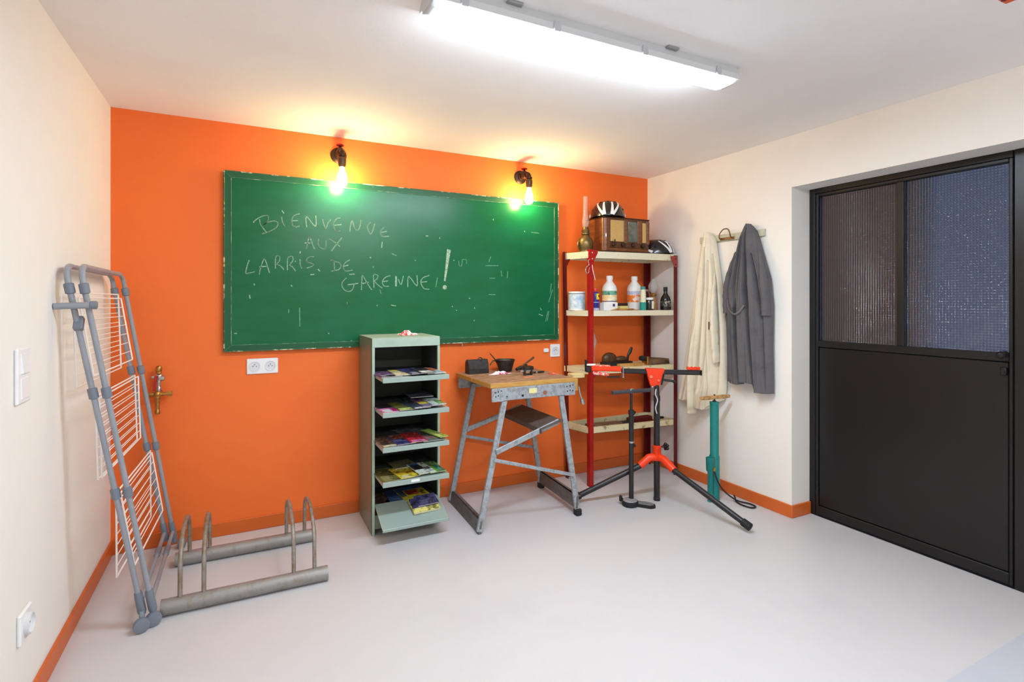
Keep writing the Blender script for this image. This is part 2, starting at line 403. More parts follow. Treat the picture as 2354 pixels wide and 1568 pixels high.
CHALK = [[(0.057,1.831),(0.085,1.856),(0.112,1.87),(0.133,1.872),(0.137,1.855),(0.131,1.834),(0.11,1.816)],[(0.089,1.846),(0.093,1.819),(0.104,1.801),(0.125,1.773)],[(0.11,1.816),(0.135,1.832),(0.169,1.843),(0.189,1.832),(0.183,1.808),(0.162,1.79),(0.142,1.778),(0.127,1.771),(0.104,1.763)],[(0.21,1.869),(0.214,1.84),(0.226,1.817)],[(0.212,1.907),(0.222,1.893)],[(0.311,1.896),(0.283,1.885),(0.269,1.865),(0.267,1.839),(0.279,1.816),(0.309,1.82)],[(0.267,1.85),(0.299,1.854)],[(0.283,1.819),(0.293,1.811)],[(0.352,1.819),(0.35,1.883),(0.403,1.824),(0.405,1.89)],[(0.446,1.871),(0.451,1.847),(0.465,1.815),(0.476,1.849),(0.493,1.872)],[(0.552,1.887),(0.531,1.883),(0.516,1.86),(0.51,1.838),(0.522,1.81),(0.535,1.803),(0.552,1.806)],[(0.51,1.838),(0.557,1.846)],[(0.611,1.806),(0.615,1.844),(0.626,1.876),(0.639,1.832),(0.661,1.816),(0.677,1.853),(0.679,1.882)],[(0.742,1.871),(0.726,1.856),(0.724,1.829),(0.742,1.796),(0.758,1.826),(0.767,1.863)],[(0.829,1.844),(0.81,1.825),(0.808,1.802),(0.822,1.786),(0.861,1.789)],[(0.81,1.811),(0.845,1.82)],[(0.35,1.687),(0.356,1.715),(0.368,1.759),(0.384,1.717),(0.397,1.685)],[(0.342,1.719),(0.372,1.72)],[(0.421,1.747),(0.419,1.718),(0.43,1.697),(0.455,1.687),(0.465,1.707),(0.465,1.74)],[(0.486,1.752),(0.514,1.736),(0.55,1.707)],[(0.561,1.763),(0.531,1.724),(0.499,1.678)],[(0.033,1.602),(0.022,1.567),(0.016,1.526),(0.036,1.528),(0.061,1.535)],[(0.087,1.521),(0.095,1.561),(0.114,1.614),(0.127,1.583),(0.142,1.533)],[(0.089,1.565),(0.129,1.57)],[(0.175,1.559),(0.175,1.605),(0.181,1.633),(0.198,1.631),(0.198,1.606),(0.183,1.584),(0.2,1.577),(0.222,1.552)],[(0.242,1.552),(0.242,1.608),(0.249,1.629),(0.269,1.634),(0.273,1.609),(0.255,1.582),(0.271,1.57),(0.287,1.547)],[(0.313,1.617),(0.315,1.584),(0.323,1.563)],[(0.314,1.666),(0.314,1.655)],[(0.393,1.637),(0.372,1.636),(0.354,1.624),(0.352,1.605),(0.368,1.599),(0.391,1.591),(0.384,1.578),(0.354,1.566)],[(0.419,1.559),(0.428,1.549)],[(0.374,1.526),(0.395,1.527)],[(0.493,1.618),(0.51,1.617),(0.516,1.586),(0.516,1.553)],[(0.51,1.612),(0.544,1.605),(0.557,1.587),(0.544,1.563),(0.499,1.55)],[(0.609,1.625),(0.583,1.606),(0.57,1.583),(0.576,1.561),(0.591,1.553),(0.626,1.56)],[(0.574,1.583),(0.6,1.591)],[(0.609,1.533),(0.639,1.535)],[(0.589,1.508),(0.57,1.49),(0.561,1.463),(0.578,1.432),(0.609,1.424),(0.63,1.442),(0.637,1.473)],[(0.598,1.466),(0.661,1.476)],[(0.683,1.435),(0.686,1.487),(0.69,1.528),(0.719,1.479),(0.749,1.436)],[(0.683,1.474),(0.728,1.484)],[(0.764,1.45),(0.762,1.498),(0.762,1.534),(0.789,1.53),(0.783,1.507),(0.767,1.493),(0.792,1.466),(0.817,1.448)],[(0.87,1.53),(0.838,1.518),(0.819,1.49),(0.829,1.462),(0.861,1.46)],[(0.819,1.49),(0.854,1.495)],[(0.286,1.606),(0.288,1.603)],[(0.056,1.829),(0.059,1.827)],[(0.329,1.897),(0.331,1.894)],[(0.644,1.828),(0.646,1.826)],[(0.905,1.462),(0.907,1.527)],[(0.911,1.462),(0.913,1.525)],[(0.925,1.507),(0.943,1.472),(0.958,1.528)],[(0.989,1.458),(0.995,1.529),(1.052,1.464),(1.052,1.535)],[(1.138,1.537),(1.095,1.521),(1.079,1.49),(1.1,1.449),(1.138,1.444)],[(1.084,1.49),(1.121,1.495)],[(1.116,1.806),(1.13,1.806)],[(1.214,1.799),(1.214,1.793)],[(1.315,1.646),(1.321,1.647)],[(1.039,1.637),(1.043,1.636)],[(0.594,1.355),(0.595,1.339),(0.601,1.333)],[(1.473,1.315),(1.477,1.31)],[(1.621,1.955),(1.624,1.947)],[(1.306,1.327),(1.308,1.322)],[(0.328,1.897),(0.33,1.894)],[(1.336,1.3),(1.339,1.296)],[(1.471,1.227),(1.473,1.223)],[(0.877,1.336),(0.907,1.331)],[(0.782,1.334),(0.786,1.333)],[(0.035,1.397),(0.038,1.379)],[(0.059,1.464),(0.061,1.457)],[(0.263,1.458),(0.269,1.451)],[(0.479,1.162),(0.483,1.159)],[(0.618,1.109),(0.623,1.107)],[(-0.044,1.175),(-0.033,1.174)],[(2.017,1.31),(2.023,1.296)],[(2.004,1.264),(2.037,1.252)],[(1.434,1.383),(1.439,1.38)],[(1.88,1.886),(1.882,1.879)],[(1.828,2.079),(1.835,2.076)],[(0.817,1.748),(0.814,1.713)],[(0.738,1.646),(0.743,1.643)],[(0.758,1.585),(0.761,1.582)]]
FAINT = [[(1.354,1.642),(1.359,1.611),(1.376,1.609)],[(1.382,1.654),(1.376,1.611)],[(1.382,1.654),(1.411,1.655),(1.413,1.628)],[(1.602,1.684),(1.587,1.645)],[(1.563,1.617),(1.66,1.62)],[(1.593,1.527),(1.633,1.528)],[(0.882,1.676),(0.912,1.663)],[(1.685,1.582),(1.691,1.544)],[(1.74,1.578),(1.734,1.533)],[(1.587,1.411),(1.636,1.409)],[(2.09,1.286),(2.077,1.212)],[(2.081,1.284),(2.063,1.208)],[(2.124,1.449),(2.09,1.356)],[(2.113,1.495),(2.104,1.425)],[(0.802,1.436),(0.81,1.411)],[(1.197,1.523),(1.186,1.46)],[(1.938,1.878),(2.004,1.876)],[(0.311,1.32),(0.312,1.208)],[(0.25,1.311),(0.249,1.292)]]
def strokes(lst, w, dy):
    m = MB()
    for st in lst:
        pts = st
        if len(st) > 2: pts = [(p.x, p.z) for p in spline([(a, 0, b) for a, b in st], 3)]
        for (xa, za), (xb, zb) in zip(pts, pts[1:]):
            d = math.hypot(xb - xa, zb - za) or .001
            ux, uz = (xb - xa) / d * w * .3, (zb - za) / d * w * .3
            m.bar((xa - ux, by + dy, za - uz), (xb + ux, by + dy, zb + uz), w, .0012, up=(0, 1, 0))
    return m
strokes(CHALK, .0056, .0017).build('chalk_writing', M_chalk, bd)['kind'] = 'stuff'
strokes(FAINT, .0055, .0018).build('chalk_smears', M_chalkf, bd)['kind'] = 'stuff'
ex = MB()
ex.hexa([(1.268, by + .0012, 1.722), (1.295, by + .0012, 1.718), (1.256, by + .0012, 1.50), (1.245, by + .0012, 1.502)],
        [(1.268, by + .0022, 1.722), (1.295, by + .0022, 1.718), (1.256, by + .0022, 1.50), (1.245, by + .0022, 1.502)])
ex.cyl((1.251, by + .0012, 1.458), .015, .001, (0, 1, 0), 14)
ex.build('chalk_exclamation_mark', mat('thick_chalk', (110, 150, 120), .95, mix=(190, 200, 180), mscale=90, lo=.4, hi=.6), bd)

# ------------------------------------------------------------------ bare bulb wall lamps
M_iron = mat('dark_cast_iron_pipe', (58, 44, 36), 0.42, metal=0.75, mix=(40, 30, 25), mscale=40, bump=.1, bscale=160)
M_redv = mat('red_valve_paint', (176, 26, 16), 0.35)
M_sock = mat('bronze_lamp_socket', (84, 66, 50), 0.4, metal=0.7)
M_bulb = mat('lit_filament_bulb', (255, 235, 200), 0.1, emit=(1.0, 0.74, 0.34, 1), estr=BULB_POWER)
def wall_lamp():
    x = 1.858; z = 2.287
    t = thing('wall_lamp', 'right-hand pipe lamp with bare lit bulb over the chalkboard', 'lamp', (x, YB, z), 'pipe lamps over the chalkboard')
    MB().lathe([(.05, 0), (.05, .006), (.044, .011), (.026, .014), (.026, .03), (.022, .032)], (x, YB, z), (0, -1, 0), 24).build('flange', M_iron, t)
    p = [(x, YB - .028, z), (x, YB - .06, z), (x, YB - .088, z)] + [(x, YB - .112 + .024 * math.cos(a), z - .024 + .024 * math.sin(a)) for a in (PI / 2,)]
    path = [(x, YB - .028, z), (x, YB - .1, z)] + arc((x, YB - .112, z - .026), .026, PI / 2, PI, 6, 'yz') + [(x, YB - .138, z - .05)]
    # sweep towards the room: mirror arc so that the elbow turns down
    path = [(x, YB - .028, z), (x, YB - .108, z)] + [(x, YB - .112 - .026 * math.sin(a), z - .026 + .026 * math.cos(a)) for a in [k * PI / 12 for k in range(1, 7)]] + [(x, YB - .138, z - .045)]
    b = MB().tube(path, .0165, 14)
    b.lathe([(.021, 0), (.023, .004), (.023, .012), (.021, .016)], (x, YB - .09, z), (0, -1, 0), 16)
    b.lathe([(.021, 0), (.023, .004), (.023, .012), (.021, .016)], (x, YB - .138, z - .025), (0, 0, -1), 16)
    b.ball((x, YB - .066, z), .026, .028, .026)
    b.lathe([(.016, 0), (.014, .022), (.008, .024), (.006, .04)], (x, YB - .066, z + .012), (0, 0, 1), 12)
    b.build('pipe', M_iron, t)
    hd = MB().tube([(x + .02 * math.cos(a), YB - .066 + .02 * math.sin(a), z + .05) for a in [k * PI / 8 for k in range(16)]], .0045, 8, closed=True)
    for k in range(4):
        a = k * PI / 2 + .4
        hd.tube([(x, YB - .066, z + .05), (x + .02 * math.cos(a), YB - .066 + .02 * math.sin(a), z + .05)], .0035, 6)
    hd.cyl((x, YB - .066, z + .046), .008, .01, seg=10)
    hd.build('valve_handle', M_redv, t)
    MB().lathe([(.019, 0), (.024, -.006), (.025, -.02), (.023, -.05), (.017, -.062)], (x, YB - .138, z - .042), (0, 0, 1), 18).build('socket', M_sock, t)
    bz = z - .104
    MB().lathe([(.013, 0), (.014, -.012), (.02, -.032), (.029, -.06), (.0315, -.08), (.028, -.1), (.018, -.114), (.006, -.1195), (0, -.12)], (x, YB - .138, bz), (0, 0, 1), 20).build('bulb', M_bulb, t)
    return t
l2 = wall_lamp()
l1 = dup(l2, loc=(.545, YB, 2.287), label='left-hand pipe lamp with bare lit bulb over the chalkboard')

# ------------------------------------------------------------------ sockets and switches
M_plas = mat('white_switch_plastic', (240, 240, 240), 0.35)
M_plas2 = mat('socket_well_plastic', (222, 223, 225), 0.4)
M_hole = mat('dark_socket_hole', (60, 58, 58), 0.6)
def socket_back(x0, x1, z0, z1, n, label):
    y = YB
    t = thing('wall_socket', label, 'socket', ((x0 + x1) / 2, y, (z0 + z1) / 2))
    MB().box(x0, x1, y - .011, y, z0, z1, .004).build('plate', M_plas, t)
    for k in range(n):
        cx = x0 + (x1 - x0) * (k + .5) / n; cz = (z0 + z1) / 2
        w = MB().lathe([(.031, 0), (.031, -.0035), (.026, -.0035), (.024, -.0005), (0, -.0005)], (cx, y - .0112, cz), (0, 1, 0), 22)
        w.build('socket_well', M_plas2, t)
        hb = MB()
        for dx in (-.0095, .0095): hb.cyl((cx + dx, y - .0122, cz), .0028, -.001, (0, 1, 0), 8)
        hb.cyl((cx, y - .0122, cz + .011), .0024, -.006, (0, 1, 0), 8)
        hb.build('pin_hole', M_hole, t)
    return t
socket_back(.02, .191, .928, 1.02, 2, 'double white wall socket below the left half of the chalkboard')
socket_back(2.118, 2.206, .932, 1.030, 1, 'single white wall socket below the right corner of the chalkboard')
t = thing('wall_clip', 'tiny white wall box beside the single socket', 'box', (2.08, YB, .985))
MB().box(2.058, 2.102, YB - .016, YB, .97, 1.001, .005).build('clip_body', M_plas, t)
t = thing('light_switch', 'white double light switch plate on the left wall', 'switch', (XL, 2.175, 1.125))
MB().box(XL, XL + .011, 2.12, 2.232, 1.036, 1.212, .004).build('plate', M_plas, t)
for za, zb, tl in ((1.13, 1.196, .006), (1.05, 1.118, .003)):
    MB().hexa([(XL + .011, 2.142, za), (XL + .011, 2.21, za), (XL + .011, 2.21, zb), (XL + .011, 2.142, zb)],
              [(XL + .012 + tl, 2.145, za + .003), (XL + .012 + tl, 2.207, za + .003), (XL + .0125, 2.207, zb - .003), (XL + .0125, 2.145, zb - .003)]).build('rocker', M_plas, t)
t = thing('wall_socket', 'white wall socket low on the left wall', 'socket', (XL, 2.19, .322))
MB().box(XL, XL + .012, 2.14, 2.24, .273, .371, .004).build('plate', M_plas, t)
MB().lathe([(.033, 0), (.033, .012), (.029, .014), (.026, .004), (0, .004)], (XL + .012, 2.19, .322), (1, 0, 0), 22).build('socket_well', M_plas2, t)
pb = MB()
for dy in (-.0095, .0095): pb.cyl((XL + .0165, 2.19 + dy, .322), .0026, .001, (1, 0, 0), 8)
pb.build('pin_hole', M_hole, t)

# ------------------------------------------------------------------ brass pipe valve on the orange wall
M_brass = mat('worn_brass', (196, 146, 78), 0.32, metal=0.85, mix=(150, 104, 52), mscale=60)
M_chrome = mat('worn_chrome', (190, 188, 188), 0.22, metal=0.9)
vx, vy = -.412, YB - .05
t = thing('water_valve', 'brass and chrome water valve with red lever on the orange wall', 'valve', (vx, YB, .865))
b = MB().lathe([(.011, 0), (.014, .006), (.014, .014), (.011, .02), (.011, .075), (.015, .08), (.015, .1), (.011, .104)], (vx - .006, vy, .745), (0, 0, 1), 14)
b.build('brass_tail', M_brass, t)
b = MB().tube([(vx - .045, vy, .853), (vx + .06, vy, .853)], .0105, 12).cyl((vx + .038, vy, .853), .0155, .024, (1, 0, 0), 6).cyl((vx - .046, vy, .853), .014, .016, (1, 0, 0), 6)
b.ball((vx - .006, vy, .853), .018, .018, .018)
b.build('tee_pipe', M_brass, t)
b = MB().lathe([(.009, 0), (.012, .004), (.012, .02), (.009, .024), (.009, .045), (.013, .05), (.013, .062), (.009, .066), (.009, .08)], (vx, vy, .868), (0, 0, 1), 14)
b.ball((vx + .002, vy, .95), .016).cyl((vx, vy, .94), .014, .026, (1, 0, 0), 12)
b.build('valve_body', M_chrome, t)
MB().hexa([(vx - .026, vy - .022, .875), (vx - .012, vy - .022, .875), (vx - .012, vy - .015, .875), (vx - .026, vy - .015, .875)],
          [(vx - .018, vy - .024, .955), (vx - .004, vy - .024, .955), (vx - .004, vy - .017, .955), (vx - .018, vy - .017, .955)]).build('lever', M_redv, t)
MB().cyl((vx - .032, vy, .947), .009, .03, (1, 0, 0), 8).build('lever_nut', M_chrome, t)
b = MB().lathe([(.011, 0), (.015, .003), (.015, .01), (.012, .013), (.015, .018), (.017, .03), (.012, .042), (0, .046)], (vx, vy, .964), (0, 0, 1), 14)
b.build('air_vent_cap', M_brass, t)
MB().tube([(vx - .006, vy, .853), (vx - .006, YB, .853)], .009, 10).cyl((vx - .006, YB - .004, .853), .02, .004, (0, 1, 0), 16).build('wall_stub', M_brass, t)

# ------------------------------------------------------------------ folded clothes airer on the left wall
M_grey = mat('grey_powder_coated_tube', (150, 154, 162), 0.4, mix=(142, 146, 154), mscale=8)
M_gplas = mat('grey_plastic_joint', (118, 126, 138), 0.45)
M_wire = mat('white_plastic_coated_wire', (246, 240, 236), 0.4)
air = thing('clothes_airer', 'folded grey clothes airer with white wire shelves leaning on the left wall', 'clothes airer', (-.37, 3.0, 0))
ZT, ZB_ = 1.497, .045
def fx(fr, z):   # x of a frame pole at height z
    xt, xb = ((-.606, -.374), (-.560, -.336))[fr]
    return xb + (xt - xb) * (z - ZB_) / (ZT - ZB_)
def fy(end, z):  # y of the front (0) or rear (1) pole at height z
    a, b2 = ((2.625, 2.51), (3.375, 3.30))[end]
    return a + (b2 - a) * (z - ZB_) / (ZT - ZB_)
for fr in (0, 1):
    r = .0105
    zc = ZT - .07
    yf, yr, xt = fy(0, ZT), fy(1, ZT), fx(fr, ZT)
    bend = spline([(fx(fr, 1.40), fy(0, 1.40), 1.40), (fx(fr, zc), fy(0, zc), zc), (fx(fr, ZT - .028), yf + .016, ZT - .022), (xt, yf + .062, ZT), (xt, yf + .12, ZT)], 6)
    bend2 = spline([(xt, yr - .12, ZT), (xt, yr - .062, ZT), (fx(fr, ZT - .028), yr - .012, ZT - .022), (fx(fr, zc), fy(1, zc), zc), (fx(fr, 1.40), fy(1, 1.40), 1.40)], 6)
    path = [(fx(fr, z), fy(0, z), z) for z in (.07, .5, 1.0)] + bend + bend2 + [(fx(fr, z), fy(1, z), z) for z in (1.0, .5, .07)]
    MB().tube(path, r, 12).build('frame_tube', M_grey, air)
    for z, hh in ((1.41, .042), (1.0, .045), (.585, .045)):
        for e_ in (0, 1):
            z0, z1 = z - hh / 2, z + hh / 2
            dx, dy = fx(fr, z1) - fx(fr, z0), fy(e_, z1) - fy(e_, z0)
            MB().lathe([(.0105, 0), (.0165, .003), (.0165, hh - .003), (.0105, hh)], (fx(fr, z0), fy(e_, z0), z0), (dx, dy, hh), 14).build('joint_clamp', M_gplas, air)
    for e_ in (0, 1):
        z0, z1 = .055, .155
        MB().lathe([(.012, 0), (.016, .012), (.0155, .08), (.013, .1)], (fx(fr, z0), fy(e_, z0), z0), (fx(fr, z1) - fx(fr, z0), fy(e_, z1) - fy(e_, z0), .1), 14).build('foot_sleeve', M_gplas, air)
    x = fx(fr, .1)
    MB().tube([(x, fy(0, .1) + .01, .1), (x, fy(1, .1) - .01, .1)], .009, 10).build('base_bar', M_grey, air)
    MB().lathe([(.009, 0), (.0145, .004), (.0145, .08), (.009, .084)], (x, 3.08, .1), (0, 1, 0), 12).build('base_bar_joint', M_gplas, air)
MB().bar((fx(0, 1.25), fy(0, 1.25) - .012, 1.25), (fx(0, 1.25), fy(0, 1.25) + .012, 1.3), .03, .03, bev=.004).build('slide_block', M_gplas, air)
a0 = Vector((XL + .003, fy(0, 1.34) - .028, 1.342)); a1 = Vector((fx(1, 1.34) + .012, fy(0, 1.34) - .028, 1.346))
MB().tube([a0, a1], .0125, 12).build('spread_bar', M_grey, air)
MB().lathe([(.0125, 0), (.016, .003), (.016, .02), (.0125, .022)], a1, (1, 0, 0), 14).build('spread_bar_cap', M_gplas, air)
for e_, fr, yo in ((0, 0, -.03), (0, 1, .0), (1, 1, -.005)):
    y = fy(e_, .03) + yo; x = fx(fr, .03) + (.004 if e_ == 0 else .03)
    AXW = (.3, -1, 0) if e_ == 0 else (1, -.35, 0)
    MB().lathe([(.016, 0), (.0285, .003), (.0295, .008), (.0295, .02), (.0285, .025), (.016, .028)], (x - .01, y, .0297), AXW, 20).lathe([(.006, 0), (.006, .012)], (x - .016, y + .003, .0297), AXW, 10).build('wheel', M_gplas, air)
    MB().bar((fx(fr, .04) , y, .034), (fx(fr, .075), fy(e_, .075), .078), .02, .022, bev=.004).build('wheel_bracket', M_gplas, air)
def wing(zt, zb, xo_top, xo_bot, ya, yb_, n, lean):
    """a hanging wire shelf: rim rods with thin wires along the wall"""
    rim, wires = MB(), MB()
    def P(y, k):   # k 0 top .. 1 bottom
        z = zt + (zb - zt) * k
        fwd = (yb_ - y) / (yb_ - ya) * -.03
        if lean: x = fx(1, z) - .019 + fwd * .9
        else: x = fx(0, zt) + xo_top + (xo_bot - xo_top) * k + fwd
        return Vector((x, y, z))
    rim.tube([P(ya, 0), P(ya, 1)], .0035, 8).tube([P(yb_, 0), P(yb_, 1)], .0035, 8).tube([P(ya, 1), P(yb_, 1)], .0035, 8).tube([P(ya, 0), P(yb_, 0)], .0035, 8)
    for k in range(1, n): wires.tube([P(ya, k / n), P(yb_, k / n)], .002, 6)
    o = rim.build('wire_wing', M_wire, air)
    w = wires.build('wires', M_wire, o); w['kind'] = 'stuff'
wing(1.395, 1.02, .018, .03, 2.60, 3.27, 8, False)
wing(1.375, 1.06, 0, 0, 2.62, 3.27, 7, True)
wing(.975, .64, .018, .028, 2.62, 3.29, 8, False)
wing(.968, .646, .030, .040, 2.62, 3.30, 8, False)
wing(.565, .215, .016, .018, 2.655, 3.325, 8, False)
wing(.555, .24, 0, 0, 2.68, 3.32, 7, True)

# ------------------------------------------------------------------ bicycle rack on the floor
M_galv = mat('worn_galvanised_steel', (150, 147, 144), 0.48, metal=0.35, mix=(128, 118, 104), mscale=25, lo=.5, hi=.75, bump=.05, bscale=90)
M_galvr = mat('rust_stained_steel', (152, 146, 138), 0.5, metal=0.35, mix=(134, 112, 80), mscale=30, lo=.42, hi=.66)
br = thing('bike_rack', 'low galvanised steel bicycle rack with four hoops on the floor', 'bike rack', (.03, 2.9, 0))
ft = MB().tube([(-.318, 2.68, .034), (.372, 2.672, .034)], .034, 18, caps=False); ft.tube([(-.316, 2.68, .034), (.370, 2.672, .034)], .031, 18); ft.build('base_tube', M_galv, br)
rt = MB().tube([(-.312, 3.15, .034), (.372, 3.142, .034)], .034, 18, caps=False); rt.tube([(-.310, 3.15, .034), (.370, 3.142, .034)], .031, 18); rt.build('base_tube', M_galv, br)
for x in (-.247, -.156, .218, .312):
    p = [(x, 2.681, .06), (x, 2.690, .19)]
    zc = .19
    for k in range(1, 12):
        a = PI - k * PI / 12
        p.append((x, 2.915 + .225 * math.cos(a), zc + .115 * math.sin(a)))
    p += [(x, 3.138, .19), (x, 3.146, .06)]
    MB().tube(p, .0095, 10).build('hoop', M_galvr, br)

# ------------------------------------------------------------------ grey-green flap cabinet with magazines
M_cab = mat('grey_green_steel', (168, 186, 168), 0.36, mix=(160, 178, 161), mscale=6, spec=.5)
M_cabs = mat('shaded_green_steel_side', (118, 124, 106), 0.36, mix=(110, 116, 99), mscale=4, spec=.5)  # same cabinet steel, its darker brownish shading put into the colour
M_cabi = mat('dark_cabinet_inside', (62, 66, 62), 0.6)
M_flap = mat('pale_green_flap', (152, 168, 159), 0.34)
M_tagw = mat('white_paper_tag', (236, 236, 236), 0.7)
cx0, cx1, cy0, cy1, cz = .67, 1.085, 3.05, 3.41, 1.147
cab = thing('magazine_cabinet', 'tall grey-green steel cabinet with five open flap shelves under the chalkboard', 'cabinet', ((cx0 + cx1) / 2, (cy0 + cy1) / 2, 0))
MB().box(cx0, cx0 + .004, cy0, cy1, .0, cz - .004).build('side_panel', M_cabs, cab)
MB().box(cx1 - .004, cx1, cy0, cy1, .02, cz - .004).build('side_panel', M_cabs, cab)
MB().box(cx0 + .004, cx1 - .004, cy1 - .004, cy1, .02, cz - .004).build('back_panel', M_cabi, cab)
MB().box(cx0, cx1, cy0, cy1, cz - .004, cz, .0015).build('top_panel', M_cab, cab)
MB().box(cx0, cx1, cy0 - .002, cy0 + .018, cz - .056, cz - .004, .002).build('fascia', M_cab, cab)
MB().box(cx0, cx0 + .017, cy0 - .002, cy0 + .016, 0, cz - .056, .002).build('front_stile', M_cab, cab)
MB().box(cx1 - .014, cx1, cy0 - .002, cy0 + .016, 0.0, cz - .056, .002).build('front_stile', M_cab, cab)
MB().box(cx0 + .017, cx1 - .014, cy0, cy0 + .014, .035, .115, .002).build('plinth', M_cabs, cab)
MB().box(cx1 - .03, cx1 - .006, cy1 - .035, cy1 - .01, 0, .02).build('foot', M_cabi, cab)
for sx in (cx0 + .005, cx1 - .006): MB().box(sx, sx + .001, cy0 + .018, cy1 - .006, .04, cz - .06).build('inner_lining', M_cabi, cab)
FL = [.934, .742, .549, .357]
for i, z in enumerate(FL):
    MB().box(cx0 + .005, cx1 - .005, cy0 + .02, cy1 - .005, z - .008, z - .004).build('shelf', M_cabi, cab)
    q = MB(); xa, xb = cx0 + .02, cx1 - .006
    q.hexa([(xa, 2.872, z - .004), (xb, 2.872, z - .004), (xb, cy0 + .02, z - .004), (xa, cy0 + .02, z - .004)], [(xa, 2.872, z), (xb, 2.872, z), (xb, cy0 + .02, z), (xa, cy0 + .02, z)])
    q.box(xa, xb, 2.868, 2.874, z - .026, z + .002, .002)
    for x in (xa, xb - .004): q.box(x, x + .004, 2.874, cy0 + .02, z - .02, z - .004)
    fl = q.build('flap', M_flap, cab)
    if i == 3: MB().box(.85, .9, 2.8665, 2.868, z - .016, z - .002).build('paper_tag', M_tagw, fl)
MB().box(cx0 + .005, cx1 - .005, cy0 + .02, cy1 - .005, .152, .156).build('shelf', M_cabi, cab)
q = MB(); xa, xb = cx0 + .02, cx1 - .006
q.hexa([(xa, 2.878, .092), (xb, 2.878, .092), (xb, cy0 + .018, .168), (xa, cy0 + .018, .168)], [(xa, 2.876, .097), (xb, 2.876, .097), (xb, cy0 + .018, .173), (xa, cy0 + .018, .173)])
q.box(xa, xb, 2.872, 2.878, .082, .099, .002)
fl = q.build('flap', M_flap, cab)
M_page = mat('magazine_paper', (226, 222, 212), 0.7)
PM = {}
def pm(c):
    if c not in PM: PM[c] = mat('print_%d' % len(PM), c, 0.3, mix=tuple(int(v * .5) if sum(c) > 260 else min(255, int(v * 1.7 + 24)) for v in c), mscale=26 + 7 * (len(PM) % 4), lo=.5, hi=.62, detail=3)
    return PM[c]
def magazine(x, y, z, w, d, th, rz, cov, prints, label, group, tilt=0.0, shelf=None):
    t = thing('magazine', label, 'magazine', (x, y, z), group)
    M = Matrix.Rotation(0, 4, 'Z')
    pg = MB().box(-w / 2 + .001, w / 2 - .002, -d / 2 + .002, d / 2 - .002, .0006, th - .0006); pg.build('pages', M_page, t).location = (0, 0, 0)
    cv = MB().box(-w / 2, w / 2, -d / 2, d / 2, th - .0006, th).box(-w / 2, w / 2, -d / 2, d / 2, 0, .0006).box(-w / 2 - .0005, -w / 2, -d / 2, d / 2, 0, th)
    cv.build('cover', pm(cov), t)
    for (u0, u1, v0, v1, c) in prints:
        MB().box(-w / 2 + w * u0, -w / 2 + w * u1, -d / 2 + d * v0, -d / 2 + d * v1, th, th + .0004).build('cover_print', pm(c), t)
    for o in t.children: # meshes were built in local coordinates
        for v in o.data.vertices: v.co += Vector((x, y, z))
    t.rotation_euler = (tilt, 0, rz)
    return t
R_ = random.Random(3)
WHT, YEL, BLK, PNK, PUR, GRN, BLU, GRY, ORG, CRM, BRN, RED, OLV, TEA, NVY = (228, 228, 226), (226, 205, 60), (34, 32, 36), (226, 130, 180), (92, 66, 96), (112, 178, 70), (60, 96, 160), (140, 144, 150), (228, 120, 70), (222, 214, 176), (96, 72, 58), (196, 46, 56), (110, 108, 56), (40, 134, 110), (44, 46, 84)
